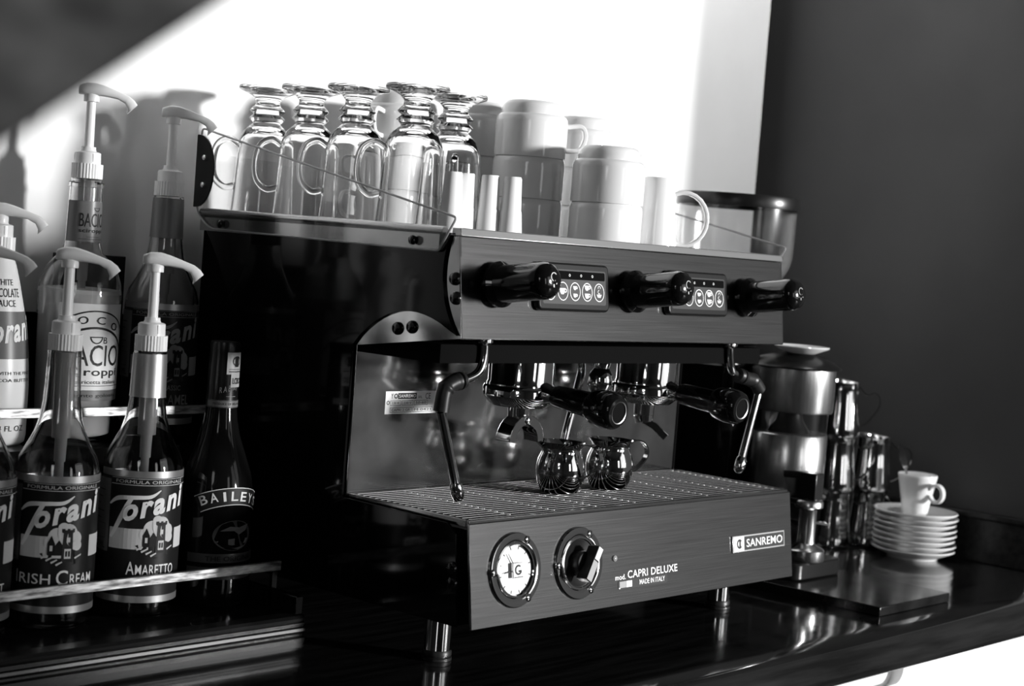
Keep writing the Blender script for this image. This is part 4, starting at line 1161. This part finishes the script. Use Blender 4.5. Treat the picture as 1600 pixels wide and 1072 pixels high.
# ================================================================== PITCHERS
def pitcher(label, loc, rz, spout=PI, r=0.0395, h=0.108):
    t = thing('milk_pitcher', label, 'pitcher', loc, rz, 'steel milk pitchers stacked by the dark wall')
    n = 44
    allp = [(0,0.001),(r*0.93,0.0),(r*1.02,0.003),(r*1.04,0.008),(r*1.03,0.020),(r*0.92,h*0.55),(r*0.86,h*0.85),(r*0.88,h*0.96),(r*0.94,h),
            (r*0.90,h),(r*0.84,h*0.96),(r*0.82,h*0.85),(r*0.88,h*0.55),(r*0.98,0.020),(r*0.92,0.004),(0,0.003)]
    vs = []; fs = []; rings = []
    for q_, z in allp:
        if q_ == 0: rings.append([len(vs)]); vs.append((0,0,z)); continue
        rings.append(list(range(len(vs), len(vs)+n)))
        for k in range(n):
            a = 2*PI*k/n; d = math.cos(a-spout); wg = max(0, (d-0.78)/0.22)*max(0, (z/h-0.80)/0.20)
            vs.append(((q_+0.016*wg)*math.cos(a), (q_+0.016*wg)*math.sin(a), z+0.005*wg))
    for A, B in zip(rings[:-1], rings[1:]):
        for k in range(n):
            k2 = (k+1) % n
            if len(A) == 1: fs.append((A[0], B[k2], B[k]))
            elif len(B) == 1: fs.append((A[k], A[k2], B[0]))
            else: fs.append((A[k], A[k2], B[k2], B[k]))
    MB().add(vs, fs).build('body', CHROME, t, smooth=60)
    hd_ = MB(); hd_.strip([(r*0.86,0,h*0.93),(r+0.010,0,h*0.80),(r+0.026,0,h*0.84),(r+0.036,0,h*0.74),(r+0.034,0,h*0.54),(r+0.016,0,h*0.30),(r*0.99,0,h*0.20)], (0,1,0), 0.010, 0.0016, smooth=6)
    hd_.build('handle', CHROME, t, smooth=60)
    return t
pt0 = pitcher('steel milk pitcher, bottom of the taller stack behind the grinder', (1.378, 0.320, 0.0004), math.radians(-50), math.radians(95))
PH = 0.1085
dup(pt0, (1.378, 0.320, 0.0004+PH), math.radians(-46), 'steel milk pitcher, middle of the taller stack behind the grinder')
dup(pt0, (1.378, 0.320, 0.0004+2*PH), math.radians(-48), 'steel milk pitcher on top of the taller stack, its handle high against the wall')
dup(pt0, (1.470, 0.292, 0.0004), math.radians(-60), 'steel milk pitcher, bottom of the shorter stack behind the saucers')
dup(pt0, (1.470, 0.292, 0.0004+PH), math.radians(-52), 'steel milk pitcher, top of the shorter stack, next to the spoon')

# ================================================================== SAUCERS, CUP, SPOON
def saucer(label, z):
    o = MB().lathe([(0,0.003),(0.044,0.003),(0.0455,0.0),(0.0480,0.0),(0.0495,0.004),(0.060,0.0085),(0.0775,0.0165),(0.0800,0.0190),(0.0792,0.0207),(0.0770,0.0205),(0.058,0.0125),(0.042,0.0085),(0.034,0.0065),(0.031,0.0075),(0,0.0070)], 64).build('saucer', CERAMIC, smooth=60, loc=(1.432, 0.165, z))
    return tag(o, label, 'saucer', 'saucers stacked by the dark wall')
words = ['bottom', 'second from the bottom', 'third from the bottom', 'fourth from the bottom', 'fourth from the top', 'third from the top', 'second from the top', 'topmost']
s0 = None
for k in range(8):
    z = 0.0004 + k*0.0103
    lb = 'white saucer, %s of the stack of eight under the espresso cup' % words[k]
    off = 0.0015*math.sin(k*2.3)
    if s0 is None: s0 = saucer(lb, z)
    else:
        o = s0.copy(); COL.objects.link(o); o['label'] = lb
        o.location = (1.432+off, 0.165-off*0.7, z)
cz = 0.0004+7*0.0103+0.0077
t = thing('espresso_cup', 'white espresso cup with round handle standing on top of the saucer stack', 'cup', (1.436, 0.170, cz))
MB().lathe([(0,0.002),(0.020,0.0),(0.0225,0.0005),(0.0240,0.004),(0.0275,0.025),(0.0330,0.055),(0.0368,0.074),(0.0378,0.0805),(0.0370,0.0815),(0.0358,0.0805),(0.0335,0.070),(0.0300,0.050),(0.0250,0.022),(0.020,0.008),(0,0.006)], 48).build('body', CERAMIC, t, smooth=60)
h = MB(); P = []
ha = math.radians(-100)
for k in range(21):
    a = math.radians(165) - math.radians(330)*k/20
    P.append(Vector((0.0475+0.0155*math.cos(a), 0, 0.050+0.0165*math.sin(a))))
rm = Matrix.Rotation(ha, 4, 'Z')
h.strip([rm @ p for p in P], rm @ Vector((0,1,0)), 0.011, 0.006)
h.build('handle', CERAMIC, t, smooth=60, bevel=0.002)
sp_ = MB()
P = [Vector(p) for p in ((0.012,0.006,0.010),(-0.004,0.010,0.050),(-0.0185,0.0145,0.082),(-0.030,0.018,0.110),(-0.0405,0.022,0.138))]
P = spline(P, 6); N = len(P); vs = []; fs = []
dW = Vector((0.75, -0.66, 0)).normalized()
for i in range(N):
    u_ = i/(N-1)
    wv = 0.004 + (0.0105*math.sin(PI*min(1, max(0, (u_-0.55)/0.42)))**0.8 if u_ > 0.55 else 0) * (1 if u_ < 0.97 else 0.6)
    T = (P[min(i+1,N-1)]-P[max(i-1,0)]).normalized(); nn = T.cross(dW).normalized()
    for a, b in ((-1,-1),(1,-1),(1,1),(-1,1)): vs.append(P[i]+dW*(a*wv/2)+nn*(b*0.0008))
for i in range(N-1):
    for k in range(4): fs.append((i*4+k, i*4+(k+1) % 4, (i+1)*4+(k+1) % 4, (i+1)*4+k))
fs.append((3,2,1,0)); fs.append(tuple(range((N-1)*4, N*4)))
o = sp_.add(vs, fs).build('coffee_spoon', CHROME, smooth=50, loc=(1.436, 0.170, cz))
tag(o, 'small steel spoon standing in the white espresso cup', 'spoon')

# ================================================================== FOREGROUND BEAM
A_, B_ = Vector((-1.2503, -0.9356, 0.5342)), Vector((-1.1702, -1.0166, 0.6208))
dirv = (B_-A_).normalized()
inn_ = Vector((-0.55, 0.15, 0.5)); inn_ = (inn_ - dirv*inn_.dot(dirv)).normalized()
dep = dirv.cross(inn_).normalized()
if dep.dot(fw) < 0: dep = -dep
bM = frame(A_, dirv, inn_, dep)
bmsh = MB().box((-0.25, 0.0, 0.0), (0.30, 0.20, 0.035), bM)
t = bmsh.build('timber_brace', BEAMWOOD, bevel=0.004, segs=3)
tag(t, 'dark timber brace close to the camera, slanting across the upper left corner', 'beam')
